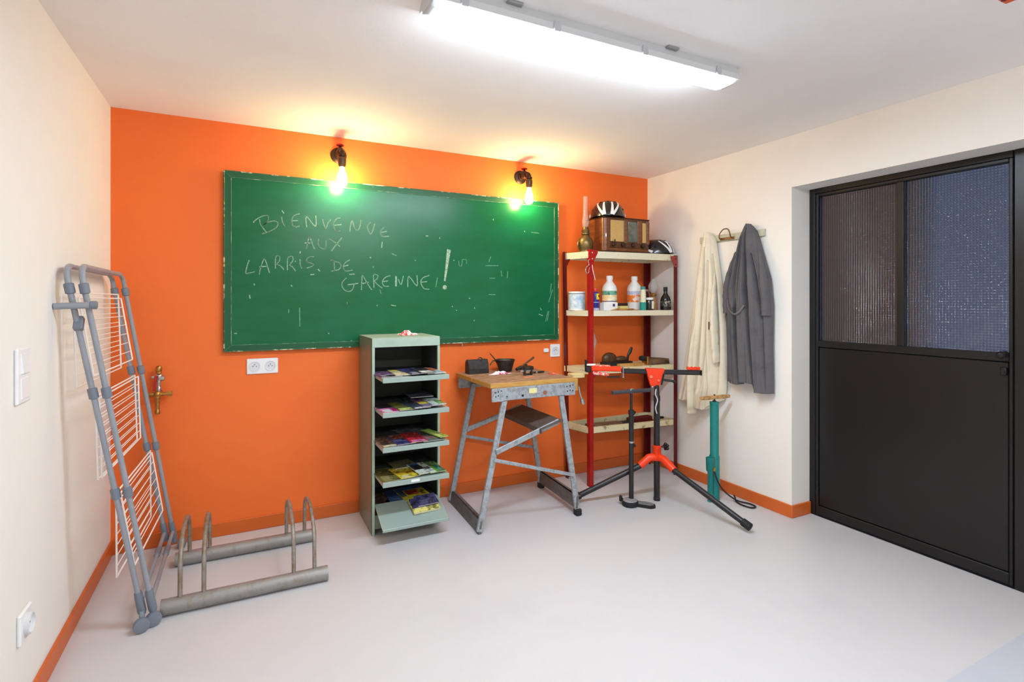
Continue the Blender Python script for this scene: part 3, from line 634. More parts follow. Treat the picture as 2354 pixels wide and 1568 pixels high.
mags = [
 # shelf, x, y, w, d, layer, rz, cover, prints, label
 (0, .745, 3.02, .125, .24, 0, .05, PUR, [(.1, .9, .05, .35, GRY), (.3, .8, .1, .25, GRN)], 'purple and grey picture magazine at the left end of the top cabinet shelf'),
 (0, .830, 3.03, .10, .23, 1, -.05, CRM, [(.05, .95, .75, .95, YEL)], 'cream and pale yellow booklet on the top cabinet shelf'),
 (0, .905, 3.02, .115, .25, 2, .1, NVY, [(.1, .6, .02, .3, GRY), (.55, .98, .05, .22, WHT)], 'dark blue and grey magazine at the middle of the top cabinet shelf'),
 (0, .955, 2.985, .09, .2, 3, .04, BLK, [(.1, .9, .05, .4, WHT)], 'small black and white leaflet near the front edge of the top cabinet shelf'),
 (0, 1.01, 3.03, .115, .25, 1, .06, WHT, [(.05, .95, .45, .95, ORG), (.05, .95, .02, .4, (150, 186, 206))], 'orange and light blue magazine at the right end of the top cabinet shelf'),
 (1, .745, 3.0, .12, .24, 0, .06, PNK, [(.1, .5, .02, .3, WHT), (.55, .95, .05, .4, (190, 40, 120)), (.05, .95, .45, .98, BLK)], 'pink and white magazine at the left end of the second cabinet shelf'),
 (1, .835, 3.0, .11, .25, 1, .05, OLV, [(.05, .95, .02, .2, (214, 226, 120)), (.1, .9, .5, .9, (90, 92, 30))], 'olive and lime magazine on the second cabinet shelf'),
 (1, .905, 2.99, .105, .24, 2, .12, (38, 50, 62), [(.1, .9, .02, .1, WHT)], 'dark slate magazine with white foot edge on the second cabinet shelf'),
 (1, .975, 3.0, .11, .24, 3, .02, PUR, [(.05, .95, .3, .6, YEL), (.05, .95, .05, .25, (120, 116, 150))], 'purple magazine with yellow band on the second cabinet shelf'),
 (1, 1.025, 2.985, .085, .21, 4, -.02, (190, 206, 204), [(.5, .98, .1, .6, GRN)], 'white and green leaflet at the right end of the second cabinet shelf'),
 (1, .985, 3.17, .15, .2, 0, .04, (92, 100, 116), [(.1, .9, .1, .3, (70, 76, 92))], 'thick grey-blue bound booklet at the back of the second cabinet shelf, lower one'),
 (1, .985, 3.172, .145, .19, 7, -.03, (112, 116, 128), [(.1, .9, .1, .3, (86, 92, 106))], 'pale grey bound booklet lying on top at the back of the second cabinet shelf'),
 (2, .745, 3.0, .12, .24, 0, .08, BRN, [(.05, .95, .02, .15, CRM), (.1, .7, .2, .5, (60, 44, 40))], 'brown picture magazine at the left end of the third cabinet shelf'),
 (2, .825, 3.0, .11, .24, 1, .04, (84, 84, 128), [(.05, .9, .05, .25, NVY), (.1, .9, .5, .9, (110, 60, 44))], 'violet-blue magazine on the third cabinet shelf'),
 (2, .90, 2.99, .10, .22, 2, .03, RED, [(.1, .9, .02, .2, PNK), (.1, .9, .5, .95, (130, 36, 30))], 'red and pink magazine on the third cabinet shelf'),
 (2, .985, 3.0, .13, .24, 1, .05, (112, 120, 116), [(.2, .8, .2, .5, (150, 110, 110)), (.1, .9, .55, .95, (58, 56, 62))], 'grey photo magazine on the third cabinet shelf'),
 (2, 1.035, 3.01, .06, .22, 3, .25, (150, 190, 80), [(.1, .5, .1, .9, (196, 214, 120))], 'narrow lime green leaflet at the right end of the third cabinet shelf'),
 (2, .93, 3.2, .16, .16, 0, .3, (70, 72, 82), [], 'dark grey magazine lying at the back of the third cabinet shelf'),
 (3, .745, 3.0, .12, .24, 0, .06, OLV, [(.1, .6, .05, .4, (150, 140, 90)), (.1, .9, .5, .9, (70, 62, 30))], 'olive green picture magazine at the left end of the fourth cabinet shelf'),
 (3, .845, 2.985, .12, .2, 1, .12, YEL, [(.05, .95, .3, .6, (200, 160, 40)), (.1, .5, .05, .2, CRM)], 'bright yellow magazine on the fourth cabinet shelf'),
 (3, .87, 3.13, .14, .15, 2, .1, (120, 112, 74), [], 'khaki booklet at the back of the fourth cabinet shelf'),
 (3, .945, 2.985, .105, .2, 3, .1, (214, 220, 206), [(.05, .6, .4, .8, BLK), (.05, .6, .8, .98, BLU), (.6, .95, .3, .5, (60, 60, 60))], 'white magazine with black and blue picture on the fourth cabinet shelf'),
 (3, 1.015, 2.99, .10, .2, 2, .05, GRN, [(.6, .98, .02, .6, TEA), (.05, .9, .55, .95, (96, 124, 84))], 'green magazine at the right end of the fourth cabinet shelf'),
]
for (sh, x, y, w, d, lay, rz, cov, prints, label) in mags:
    magazine(x, y, FL[sh] + .0006 + lay * .0046, w, d, .0044, rz, cov, prints, label, 'magazines in the flap cabinet')
zb5 = .1565
magazine(.76, 3.17, zb5, .13, .2, .005, .1, BRN, [(.1, .8, .1, .5, (60, 40, 34)), (.5, .95, .1, .3, (150, 60, 50))], 'brown picture magazine at the left of the bottom cabinet shelf', 'magazines in the flap cabinet')
magazine(.86, 3.18, zb5 + .006, .14, .2, .005, -.05, BLU, [(.1, .9, .1, .3, (90, 110, 150))], 'blue magazine at the back of the bottom cabinet shelf', 'magazines in the flap cabinet')
magazine(.945, 3.16, zb5 + .012, .17, .22, .006, .1, YEL, [(.25, .7, .35, .7, (128, 36, 24)), (.0, 1, .75, 1, BLU), (.0, .2, .3, .75, (90, 96, 110))], 'yellow magazine with a red car picture on the bottom cabinet shelf', 'magazines in the flap cabinet')
sl = math.atan2(.076, .192)
magazine(.965, 2.995, .1485, .165, .12, .012, .07, (226, 214, 120), [(.02, .98, .3, .98, (86, 80, 130)), (.7, .98, .3, .5, YEL)], 'thick pale yellow catalogue with purple cover on the lowered bottom flap', 'magazines in the flap cabinet', tilt=sl)
magazine(.985, 3.012, .1685, .13, .085, .008, .07, (90, 84, 138), [(.1, .8, .1, .5, (120, 116, 170))], 'small violet booklet lying on the catalogue on the lowered bottom flap', 'magazines in the flap cabinet', tilt=sl)
t = thing('chalk_cloth', 'crumpled red and white cloth on top of the grey-green cabinet', 'cloth', (.93, 3.25, cz))
M_rw = mat('red_white_cloth', (214, 70, 74), 0.9, mix=(236, 226, 226), mscale=38, lo=.46, hi=.52)
def crumple(cx, cy, cz_, rx, ry, rz_, seed, mb, n=14):
    rr = random.Random(seed); ph = [rr.uniform(0, 6.28) for _ in range(8)]
    def fn(u, v):
        a = u * 2 * PI; r = v
        k = 1 + .18 * math.sin(3 * a + ph[0]) + .12 * math.sin(5 * a + ph[1])
        h = (1 - r ** 3) * (0.55 + .35 * math.sin(4 * a + ph[2] + 3 * r) * math.sin(PI * min(r * 1.4, 1)) + .25 * math.sin(7 * r + ph[3]))
        return (cx + rx * r * k * math.cos(a), cy + ry * r * k * math.sin(a), cz_ + .0015 + max(h, 0) * rz_)
    mb.grid(fn, n * 2, n)
    mb.grid(lambda u, v: (fn(u, v)[0], fn(u, v)[1], cz_ + .0002), n * 2, 2, flip=True)
    return mb
crumple(.935, 3.25, cz, .06, .055, .03, 4, MB()).build('cloth_body', M_rw, t)
# ------------------------------------------------------------------ folding workbench
M_wb = mat('hammered_grey_steel', (164, 170, 174), 0.42, metal=0.2, mix=(138, 140, 142), mscale=45, lo=.45, hi=.62, bump=.12, bscale=140)
M_wbd = mat('dark_worn_steel', (112, 108, 106), 0.5, metal=0.2, mix=(90, 86, 84), mscale=30)
M_ply = mat('yellow_worn_plywood', (198, 150, 76), 0.55, mix=(176, 124, 58), mscale=14, stretch=(1, 6, 6), lo=.4, hi=.7)
M_plyt = mat('scuffed_plywood_top', (176, 136, 104), 0.6, mix=(128, 92, 76), mscale=16, lo=.42, hi=.6, stretch=(1, 2.5, 1), bump=.1, bscale=60)
M_rub = mat('black_rubber', (30, 29, 30), 0.7)
M_bolt = mat('dark_bolt', (50, 50, 50), 0.4, metal=.6)
wb = thing('workbench', 'worn grey steel folding workbench with plywood top beside the green cabinet', 'workbench', (1.62, 3.08, 0))
WT = .868
def slab(x0, x1, y0, y1): 
    b = MB().box(x0, x1, y0, y1, .838, WT - .0015, .002); return b
for ya, yb2 in ((2.828, 3.105), (3.112, 3.395)):
    o = slab(1.325, 1.925, ya, yb2).build('top_board', M_ply, wb)
    MB().box(1.328, 1.922, ya + .003, yb2 - .003, WT - .0015, WT).build('worn_top', M_plyt, o)
for y0, y1 in ((2.822, 2.842), (3.362, 3.382)):
    b = MB().box(1.335, 1.92, y0, y1, .76, .838, .003); b.build('beam', M_wb, wb)
for xa, xb in ((1.33, 1.405), (1.845, 1.925)):
    MB().box(xa, xb, 2.818, 2.8225, .758, .837, .001).build('beam_plate', M_wb, wb)
b = MB()
for (x, z) in ((1.352, .815), (1.372, .818), (1.392, .822), (1.355, .79), (1.372, .795), (1.86, .815), (1.885, .818), (1.905, .822), (1.865, .785), (1.885, .79), (1.905, .786), (1.43, .785)):
    b.lathe([(.0045, 0), (.0035, .003), (0, .0035)], (x, 2.8185, z), (0, -1, 0), 8)
b.build('bolts', M_bolt, wb)['kind'] = 'stuff'
MB().cyl((1.54, 2.823, .782), .008, .003, (0, -1, 0), 12).build('lock_hole', M_rub, wb)
MB().box(1.585, 1.64, 2.8205, 2.822, .792, .822).build('paper_sticker', mat('yellowed_sticker', (226, 214, 150), .6), wb)
MB().cyl((1.70, 2.822, .788), .014, .001, (0, -1, 0), 14).build('rust_spot', mat('rust', (150, 92, 70), .7), wb)
def leg(a, b_, name='leg', w=.036, t=.022):
    return MB().bar(a, b_, w, t, up=(0, 1, 0), bev=.004).build(name, M_wb, wb)
FLt, FLb = (1.425, 2.842, .762), (1.238, 2.80, .012)
BLt, BLb = (1.44, 3.35, .79), (1.262, 3.328, .012)
FRt, FRb = (1.83, 2.842, .762), (1.912, 2.775, .03)
BRt, BRb = (1.85, 3.35, .79), (1.952, 3.30, .03)
for a, b_ in ((FLt, FLb), (BLt, BLb), (FRt, FRb), (BRt, BRb)): leg(a, b_)
def on(a, b_, k): return tuple(a[i] + (b_[i] - a[i]) * k for i in range(3))
for f_, r_ in ((FLb, BLb), (FRb, BRb)):
    lift = 0 if f_ is FLb else .045
    p = MB(); dx = .007
    p.hexa([(f_[0] - dx, f_[1] - .01, lift), (f_[0] + dx, f_[1] - .01, lift), (r_[0] + dx, r_[1] + .01, lift), (r_[0] - dx, r_[1] + .01, lift)],
           [(f_[0] - dx + .01, f_[1] - .01, lift + .075), (f_[0] + dx + .01, f_[1] - .01, lift + .075), (r_[0] + dx + .01, r_[1] + .01, lift + .075), (r_[0] - dx + .01, r_[1] + .01, lift + .075)])
    p.bar((f_[0] + .02, f_[1], lift + .072), (r_[0] + .02, r_[1], lift + .072), .03, .006)
    if lift:
        for v in range(len(p.v)): p.v[v].x -= .012
    p.build('foot_plate', M_wbd, wb)
for q in (FRb, BRb):
    MB().box(q[0] - .02, q[0] + .02, q[1] - .024, q[1] + .02, 0, .042, .005).build('rubber_foot', M_rub, wb)
def strut(a, b_, w, t): MB().bar(a, b_, t, w, up=(0, 0, 1), bev=.003).build('strut', M_wb, wb)
yo = -.022
def sh(p, d): return (p[0], p[1] + d, p[2])
strut(sh(on(FLt, FLb, .46), yo), sh(on(FRt, FRb, .69), yo), .022, .006)
strut(sh(on(FLt, FLb, .40), -.02), sh((1.80, 2.82, .6), -.002), .034, .012)
strut(sh(on(BLt, BLb, .46), -yo), sh(on(BRt, BRb, .66), -yo), .022, .006)
strut(sh(on(BLt, BLb, .42), .018), sh((1.81, 3.33, .6), .006), .034, .012)
sp_ = MB().hexa([(1.655, 2.79, .565), (1.815, 2.79, .605), (1.82, 3.345, .605), (1.66, 3.345, .565)], [(1.653, 2.79, .571), (1.813, 2.79, .611), (1.818, 3.345, .611), (1.658, 3.345, .571)])
sp_.bar((1.655, 2.79, .556), (1.66, 3.345, .556), .008, .03)
sp_.build('step_plate', mat('brown_step_tread', (96, 84, 76), .6, mix=(80, 68, 62), mscale=40), wb)
MB().box(1.928, 1.968, 2.85, 2.885, .775, .855, .003).build('vice_block', M_ply, wb)
MB().box(1.93, 2.03, 2.86, 2.92, .855, .885, .004).build('vice_jaw', mat('pale_worn_wood', (214, 190, 132), .6, mix=(190, 160, 104), mscale=30), wb)
b = MB().tube([(1.985, 2.868, .80), (1.99, 2.862, .755), (2.004, 2.858, .715)], .006, 8)
b.lathe([(.006, 0), (.013, .006), (.014, .03), (.009, .042)], (2.002, 2.858, .722), (.25, -.1, -1), 12)
b.tube([(1.966, 2.868, .80), (1.988, 2.868, .80)], .007, 8)
b.build('crank_handle', M_chrome, wb)

# things on the workbench
M_leath = mat('cracked_black_leather', (46, 44, 42), 0.55, mix=(30, 28, 27), mscale=35, bump=.25, bscale=70)
M_dmet = mat('dark_oily_metal', (66, 64, 60), 0.42, metal=0.6, mix=(46, 42, 38), mscale=30, bump=.1, bscale=90)
t = thing('tool_bag', 'small cracked black leather tool bag with a clasp on the workbench', 'bag', (1.44, 3.29, WT))
b = MB()
prof = [(-.034, 0), (-.037, .03), (-.033, .07), (-.02, .092), (.022, .092), (.036, .07), (.04, .03), (.036, 0)]
vs = []; n = len(prof)
for k, x in enumerate((1.365, 1.372, 1.41, 1.46, 1.506, 1.513)):
    s_ = .96 if k in (0, 5) else 1
    for (py, pz) in prof: vs.append((x + .002 * math.sin(k * 3 + pz * 40), 3.29 + py * s_, WT + pz * s_ + (.004 * math.sin(k * 2.1) if pz > .05 else 0)))
fs = [list(range(n)), list(range(5 * n, 6 * n))[::-1]]
for k in range(5):
    for i in range(n):
        j = (i + 1) % n; fs.append([k * n + i, (k + 1) * n + i, (k + 1) * n + j, k * n + j])
b.add(vs, fs, True); b.build('bag_body', M_leath, t)
MB().hexa([(1.368, 3.249, WT + .035), (1.51, 3.249, WT + .03), (1.51, 3.256, WT + .03), (1.368, 3.256, WT + .035)], [(1.372, 3.262, WT + .095), (1.507, 3.262, WT + .095), (1.507, 3.275, WT + .098), (1.372, 3.275, WT + .098)]).build('flap', M_leath, t)
MB().tube(arc((1.455, 3.275, WT + .092), .016, 0, PI, 8), .004, 8).box(1.447, 1.463, 3.258, 3.264, WT + .06, WT + .085, .002).build('clasp', M_dmet, t)
t = thing('paper_packet', 'crumpled pink and white paper packet in front of the leather bag', 'packet', (1.545, 3.18, WT))
crumple(1.555, 3.185, WT, .075, .035, .017, 9, MB()).build('packet_body', mat('pink_white_paper', (232, 226, 232), .7, mix=(206, 80, 120), mscale=24, lo=.54, hi=.6), t)
t = thing('oil_pot', 'dark metal pot with flared rim and thin spout on the workbench', 'pot', (1.655, 3.29, WT))
MB().lathe([(.042, 0), (.046, .004), (.06, .055), (.067, .078), (.072, .081), (.07, .084), (.062, .076), (.05, .03), (0, .028)], (1.655, 3.29, WT), (0, 0, 1), 24).build('pot_body', M_dmet, t)
MB().tube([(1.60, 3.30, WT + .06), (1.578, 3.31, WT + .095), (1.55, 3.318, WT + .128)], [.007, .0045, .003], 8).build('spout', M_dmet, t)
MB().tube([(1.595, 3.295, WT + .075), (1.56, 3.29, WT + .08), (1.535, 3.285, WT + .05)], .004, 8).build('wire_handle', M_dmet, t)
t = thing('vice_clamp', 'small rusty metal bracket near the middle of the workbench top', 'bracket', (1.70, 3.06, WT))
MB().box(1.675, 1.685, 3.04, 3.065, WT, WT + .04, .002).box(1.725, 1.735, 3.04, 3.065, WT, WT + .04, .002).box(1.685, 1.725, 3.045, 3.062, WT + .002, WT + .012).build('bracket_body', M_dmet, t)
MB().tube([(1.665, 3.052, WT + .028), (1.75, 3.052, WT + .028)], .005, 8).cyl((1.655, 3.052, WT + .028), .01, .012, (1, 0, 0), 10).build('clamp_screw', M_chrome, t)
t = thing('hammer', 'old hammer leaning with its handle up on the workbench', 'hammer', (1.75, 3.22, WT))
MB().tube([(1.742, 3.22, WT + .032), (1.80, 3.235, WT + .062), (1.862, 3.25, WT + .092)], [.006, .0065, .008], 10).build('handle', mat('dark_brown_wood', (86, 58, 40), .55), t)
MB().tube([(1.70, 3.205, WT + .02), (1.722, 3.212, WT + .026), (1.742, 3.22, WT + .033), (1.756, 3.218, WT + .014), (1.76, 3.216, WT + .002)], [.011, .013, .012, .01, .008], 10).build('hammer_head', M_dmet, t)
t = thing('pan_lid', 'flat round dark metal lid near the back right of the workbench', 'lid', (1.83, 3.30, WT))
MB().lathe([(.05, 0), (.054, .003), (.054, .022), (.05, .026), (.02, .03), (0, .03)], (1.83, 3.30, WT), (0, 0, 1), 24).build('lid_body', M_dmet, t)
MB().lathe([(.006, 0), (.009, .006), (.009, .01), (0, .012)], (1.83, 3.30, WT + .0295), (0, 0, 1), 12).build('lid_knob', M_dmet, t)
t = thing('pliers', 'dark steel pliers lying on the right of the workbench', 'pliers', (1.81, 3.1, WT))
MB().tube([(1.77, 3.09, WT + .008), (1.80, 3.105, WT + .008), (1.86, 3.10, WT + .008)], [.005, .006, .005], 8).build('handle', M_dmet, t)
MB().tube([(1.77, 3.118, WT + .008), (1.80, 3.103, WT + .0085), (1.86, 3.118, WT + .008)], [.005, .006, .005], 8).build('handle', M_dmet, t)
MB().cyl((1.80, 3.104, WT + .002), .011, .014, seg=12).build('pivot', M_chrome, t)
t = thing('rag', 'small red rag lying at the right end of the workbench', 'rag', (1.875, 3.03, WT))
crumple(1.878, 3.02, WT, .032, .028, .01, 12, MB(), 9).build('rag_body', mat('red_rag', (200, 76, 58), .9, mix=(226, 140, 120), mscale=40), t)
t = thing('card_label', 'tiny orange card lying near the front edge of the workbench', 'card', (1.66, 2.95, WT))
MB().box(1.625, 1.695, 2.945, 2.985, WT, WT + .0015).build('card_body', mat('orange_card', (220, 130, 90), .7), t)

# ------------------------------------------------------------------ red slotted-angle shelf rack
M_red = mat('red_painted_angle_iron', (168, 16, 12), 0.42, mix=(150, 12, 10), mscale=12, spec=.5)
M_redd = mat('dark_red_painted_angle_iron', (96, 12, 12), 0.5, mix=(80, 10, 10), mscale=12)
M_shelf = mat('cream_chipped_shelf_paint', (226, 218, 190), 0.5, mix=(160, 132, 92), mscale=22, lo=.62, hi=.7)
M_shelfb = mat('worn_cream_shelf_paint', (220, 205, 162), 0.55, mix=(140, 108, 72), mscale=24, lo=.58, hi=.70)
M_tray = mat('rusty_brown_tray_inside', (84, 56, 44), 0.7, mix=(58, 38, 32), mscale=20)
rk = thing('shelf_rack', 'red slotted angle-iron rack with four cream shelves in the far corner', 'shelving', (2.65, 3.24, 0))
PFL, PFR, PBL, PBR = (2.275, 3.145), (3.062, 3.075), (2.205, 3.402), (3.050, 3.402)
def post(x, y, sx, sy, top, m, lean=0.0, w=.035):
    b = MB(); th = .003
    def quadbox(xa, xb, ya, yb2):
        b.hexa([(xa + lean, ya, 0), (xb + lean, ya, 0), (xb + lean, yb2, 0), (xa + lean, yb2, 0)], [(xa, ya, top), (xb, ya, top), (xb, yb2, top), (xa, yb2, top)])
    quadbox(min(x, x + sx * w), max(x, x + sx * w), min(y, y + sy * th), max(y, y + sy * th))
    quadbox(min(x, x + sx * th), max(x, x + sx * th), min(y + sy * th, y + sy * w), max(y + sy * th, y + sy * w))
    p = b.build('post', m, rk)
    hb = MB(); n = int(top / .1)
    for k in range(n):
        z = .06 + k * .1; l = lean * (1 - z / top)
        hb.cyl((x + sx * w * .55 + l, y - .0006 if sy > 0 else y + .0006, z), .0045, .0004 * sy, (0, 1, 0), 8)
    h_ = hb.build('slot_holes', M_hole if m is M_redd else mat('chipped_slot', (150, 70, 60), .6), p); h_['kind'] = 'stuff'
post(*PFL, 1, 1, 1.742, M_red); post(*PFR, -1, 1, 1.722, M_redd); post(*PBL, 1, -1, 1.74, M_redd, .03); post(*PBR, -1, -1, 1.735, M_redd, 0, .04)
def shelf(zt, th, m, upside=False):
    i = .004
    q = [(PFL[0] + .004, PFL[1] + .004), (PFR[0] - .004, PFR[1] + .004), (PBR[0] - .004, PBR[1] - .004), (PBL[0] + .012, PBL[1] - .004)]
    b = MB()
    if not upside:
        b.hexa([(x, y, zt - .003) for x, y in q], [(x, y, zt) for x, y in q])
        for k in range(4):
            (xa, ya), (xb, yb2) = q[k], q[(k + 1) % 4]
            d = Vector((xb - xa, yb2 - ya, 0)).normalized(); nrm = Vector((-d.y, d.x, 0)) * .004
            b.hexa([(xa, ya, zt - th), (xb, yb2, zt - th), (xb + nrm.x, yb2 + nrm.y, zt - th), (xa + nrm.x, ya + nrm.y, zt - th)],
                   [(xa, ya, zt - .003), (xb, yb2, zt - .003), (xb + nrm.x, yb2 + nrm.y, zt - .003), (xa + nrm.x, ya + nrm.y, zt - .003)])
        b.build('shelf', m, rk)
    else:
        for k in range(4):
            (xa, ya), (xb, yb2) = q[k], q[(k + 1) % 4]
            d = Vector((xb - xa, yb2 - ya, 0)).normalized(); nrm = Vector((-d.y, d.x, 0)) * .022
            b.hexa([(xa, ya, zt - th), (xb, yb2, zt - th), (xb + nrm.x, yb2 + nrm.y, zt - th), (xa + nrm.x, ya + nrm.y, zt - th)],
                   [(xa, ya, zt), (xb, yb2, zt), (xb + nrm.x, yb2 + nrm.y, zt), (xa + nrm.x, ya + nrm.y, zt)])
        o = b.build('shelf', m, rk)
        MB().hexa([(x, y, zt - th) for x, y in q], [(x, y, zt - th + .004) for x, y in q]).build('shelf_floor', M_tray, o)
S1, S2, S3, S4 = 1.730, 1.292, .866, .434
shelf(S1, .05, M_shelf); shelf(S2, .04, M_shelf); shelf(S3, .042, M_shelfb); shelf(S4, .046, M_shelfb, True)
for (x, y, sx, m) in ((PFL[0], PFL[1] - .0035, 1, M_red), (PFR[0], PFR[1] - .0035, -1, mat('faded_red_gusset', (150, 60, 52), .5))):
    b = MB(); z = 1.715 if sx < 0 else 1.738
    tri = [(x, z), (x + sx * .07, z), (x + sx * .07, z - .02), (x + sx * .033, z - .085), (x, z - .085)]
    b.add([(px, y, pz) for px, pz in tri] + [(px, y + .003, pz) for px, pz in tri], [(0, 1, 2, 3, 4), (9, 8, 7, 6, 5)] + [(k, 5 + k, 5 + (k + 1) % 5, (k + 1) % 5) for k in range(5)])
    g_ = b.build('gusset', m, rk)
    hb = MB()
    for (dx, dz) in ((.02, .02), (.02, .065)): hb.lathe([(.006, 0), (.004, .004), (0, .004)], (x + sx * dx, y, z - dz), (0, -1, 0), 8)
    hb.build('bolt_heads', mat('pale_bolt', (214, 170, 160), .5) if sx > 0 else M_bolt, g_)['kind'] = 'stuff'
for z in (.79,):
    b = MB(); x, y = PFL[0], PFL[1] - .0035
    tri = [(x, z + .06), (x + .07, z + .06), (x + .07, z + .05), (x + .033, z), (x, z)]
    b.add([(px, y, pz) for px, pz in tri] + [(px, y + .003, pz) for px, pz in tri], [(0, 1, 2, 3, 4), (9, 8, 7, 6, 5)] + [(k, 5 + k, 5 + (k + 1) % 5, (k + 1) % 5) for k in range(5)])
    b.build('gusset', M_red, rk)
for z in (S1 - .05,):
    b = MB(); x, y = PBL[0], PBL[1]
    b.add([(x + .003, y - .036, z), (x + .003, y - .1, z), (x + .003, y - .036, z - .07), (x + .006, y - .036, z), (x + .006, y - .1, z), (x + .006, y - .036, z - .07)], [(0, 1, 2), (5, 4, 3), (0, 3, 4, 1), (1, 4, 5, 2), (2, 5, 3, 0)])
    b.build('gusset', M_redd, rk)

# hooks and key ring hanging on the front red post
t = thing('wire_hook', 'loose twist of steel wire hooked on the front red rack post', 'hook', (2.262, 3.135, 1.60))
MB().tube(spline([(2.268, 3.139, 1.665), (2.252, 3.134, 1.655), (2.258, 3.132, 1.628), (2.238, 3.13, 1.61), (2.226, 3.13, 1.588), (2.236, 3.13, 1.566), (2.254, 3.131, 1.57), (2.258, 3.132, 1.592), (2.266, 3.134, 1.61)], 5), .0032, 8).build('wire', M_chrome, t)
t = thing('chain', 'short pale cord hanging from a hole in the front red rack post', 'cord', (2.29, 3.135, 1.60))
MB().tube(spline([(2.295, 3.1415, 1.628), (2.294, 3.137, 1.61), (2.297, 3.136, 1.585), (2.305, 3.135, 1.555), (2.318, 3.136, 1.515)], 5), [.0035] * 20 + [.002], 8).build('cord_strand', mat('pale_cord', (220, 190, 186), .8), t)

# ------------------------------------------------------------------ top shelf: oil lamp, radio, two helmets
M_obr = mat('tarnished_brass', (124, 104, 66), 0.38, metal=0.75, mix=(92, 74, 48), mscale=25)
M_glass = mat('clear_lamp_glass', (250, 250, 250), 0.04, trans=1.0, ior=1.42)
M_seeglass = mat('old_clear_glass', (244, 244, 240), 0.1, trans=0.8, ior=1.3, spec=.9)
M_pinkglass = mat('clear_chimney_glass', (255, 236, 230), 0.08, trans=0.82, ior=1.2, spec=.6)
def oil_lamp(x, y, z, s, label):
    t = thing('oil_lamp', label, 'lamp', (x, y, z))
    MB().lathe([(.046 * s, 0), (.05 * s, .004), (.048 * s, .016), (.056 * s, .03), (.058 * s, .075), (.05 * s, .1), (.028 * s, .125), (.024 * s, .132)], (x, y, z), (0, 0, 1), 24).build('tank', M_obr, t)
    MB().lathe([(.024 * s, .13), (.032 * s, .134), (.032 * s, .142), (.026 * s, .146), (.03 * s, .165), (.022 * s, .178), (.022 * s, .19)], (x, y, z), (0, 0, 1), 20).tube([(x + .02 * s, y - .01, z + .15), (x + .05 * s, y - .02, z + .15)], .003, 6).build('burner', M_obr, t)
    MB().lathe([(.021 * s, .185), (.023 * s, .2), (.027 * s, .225), (.024 * s, .25), (.0185 * s, .285), (.0175 * s, .42), (.016 * s, .42), (.017 * s, .285), (.0225 * s, .25), (.0255 * s, .225), (.0215 * s, .2), (.0195 * s, .186)], (x, y, z), (0, 0, 1), 20).build('glass_chimney', M_pinkglass, t)
    MB().tube([(x - .052 * s, y, z + .085), (x - .068 * s, y, z + .07), (x - .07 * s, y, z + .045), (x - .056 * s, y, z + .03)], .005, 8).build('handle', M_obr, t)
oil_lamp(2.312, 3.25, S1, 1.0, 'tarnished brass oil lamp with tall thin glass chimney beside the wooden radio')
M_wal = mat('glossy_walnut', (132, 76, 36), 0.28, mix=(88, 46, 22), mscale=9, stretch=(1, 1, 5), lo=.35, hi=.7, coat=.3)
M_wald = mat('dark_walnut', (56, 30, 18), 0.35)
M_cloth = mat('gold_speaker_cloth', (206, 168, 104), 0.85, mix=(176, 136, 78), mscale=180)
M_dial = mat('grey_green_dial_glass', (104, 108, 96), 0.15, mix=(80, 86, 80), mscale=10)
rx0, rx1, ry0, ry1, rz1 = 2.408, 2.845, 3.152, 3.385, 1.997
t = thing('radio', 'vintage walnut valve radio with gold cloth and four knobs on the top shelf', 'radio', ((rx0 + rx1) / 2, 3.27, S1))
b = MB(); poly = [(rx0, ry1), (rx0, ry0 + .035)] + [(rx0 + .035 - .035 * math.cos(a), ry0 + .035 - .035 * math.sin(a)) for a in [k * PI / 12 for k in range(1, 7)]] + [(rx1 - .008, ry0), (rx1, ry0 + .008), (rx1, ry1)]
b.prism(poly, S1 + .012, rz1 - .01); b.build('case', M_wal, t)
MB().box(rx0 - .004, rx1 + .004, ry0 - .004, ry1, rz1 - .0098, rz1, .004).build('top_board', M_wald, t)
MB().box(rx0 - .004, rx1 + .004, ry0 - .006, ry1, S1, S1 + .0118, .003).build('plinth', M_wald, t)
MB().box(2.448, 2.832, ry0 - .0065, ry0 - .0005, 1.765, 1.982, .004).build('front_panel', mat('brown_radio_front', (92, 52, 26), 0.35, mix=(70, 38, 20), mscale=12, stretch=(1, 1, 4)), t)
MB().box(2.462, 2.588, ry0 - .0105, ry0 - .007, 1.812, 1.972, .002).build('speaker_cloth', M_cloth, t)
MB().box(2.632, 2.716, ry0 - .0105, ry0 - .007, 1.812, 1.968, .002).build('dial_glass', M_dial, t)
MB().box(2.768, 2.806, ry0 - .0105, ry0 - .007, 1.812, 1.966, .002).build('cloth_strip', M_cloth, t)
for xa, xb in ((2.592, 2.626), (2.72, 2.762), (2.81, 2.838)): MB().box(xa, xb, ry0 - .012, ry0 - .007, 1.80, 1.978, .003).build('wood_pilaster', M_wal, t)
for x in (2.49, 2.578, 2.676, 2.772):
    MB().lathe([(.017, 0), (.018, .003), (.016, .016), (.012, .019), (0, .019)], (x, ry0 - .007, 1.789), (0, -1, 0), 16).build('knob', M_wald, t)
MB().tube([(2.487, ry0 - .015, 1.79), (2.497, ry0 - .02, 1.825)], [.006, .005], 8).build('switch_lever', M_dmet, t)
M_hb = mat('gloss_black_helmet', (26, 24, 27), 0.25, coat=.3)
M_hw = mat('white_helmet_stripe', (236, 234, 236), 0.3)
M_hf = mat('helmet_foam', (20, 20, 22), 0.8)
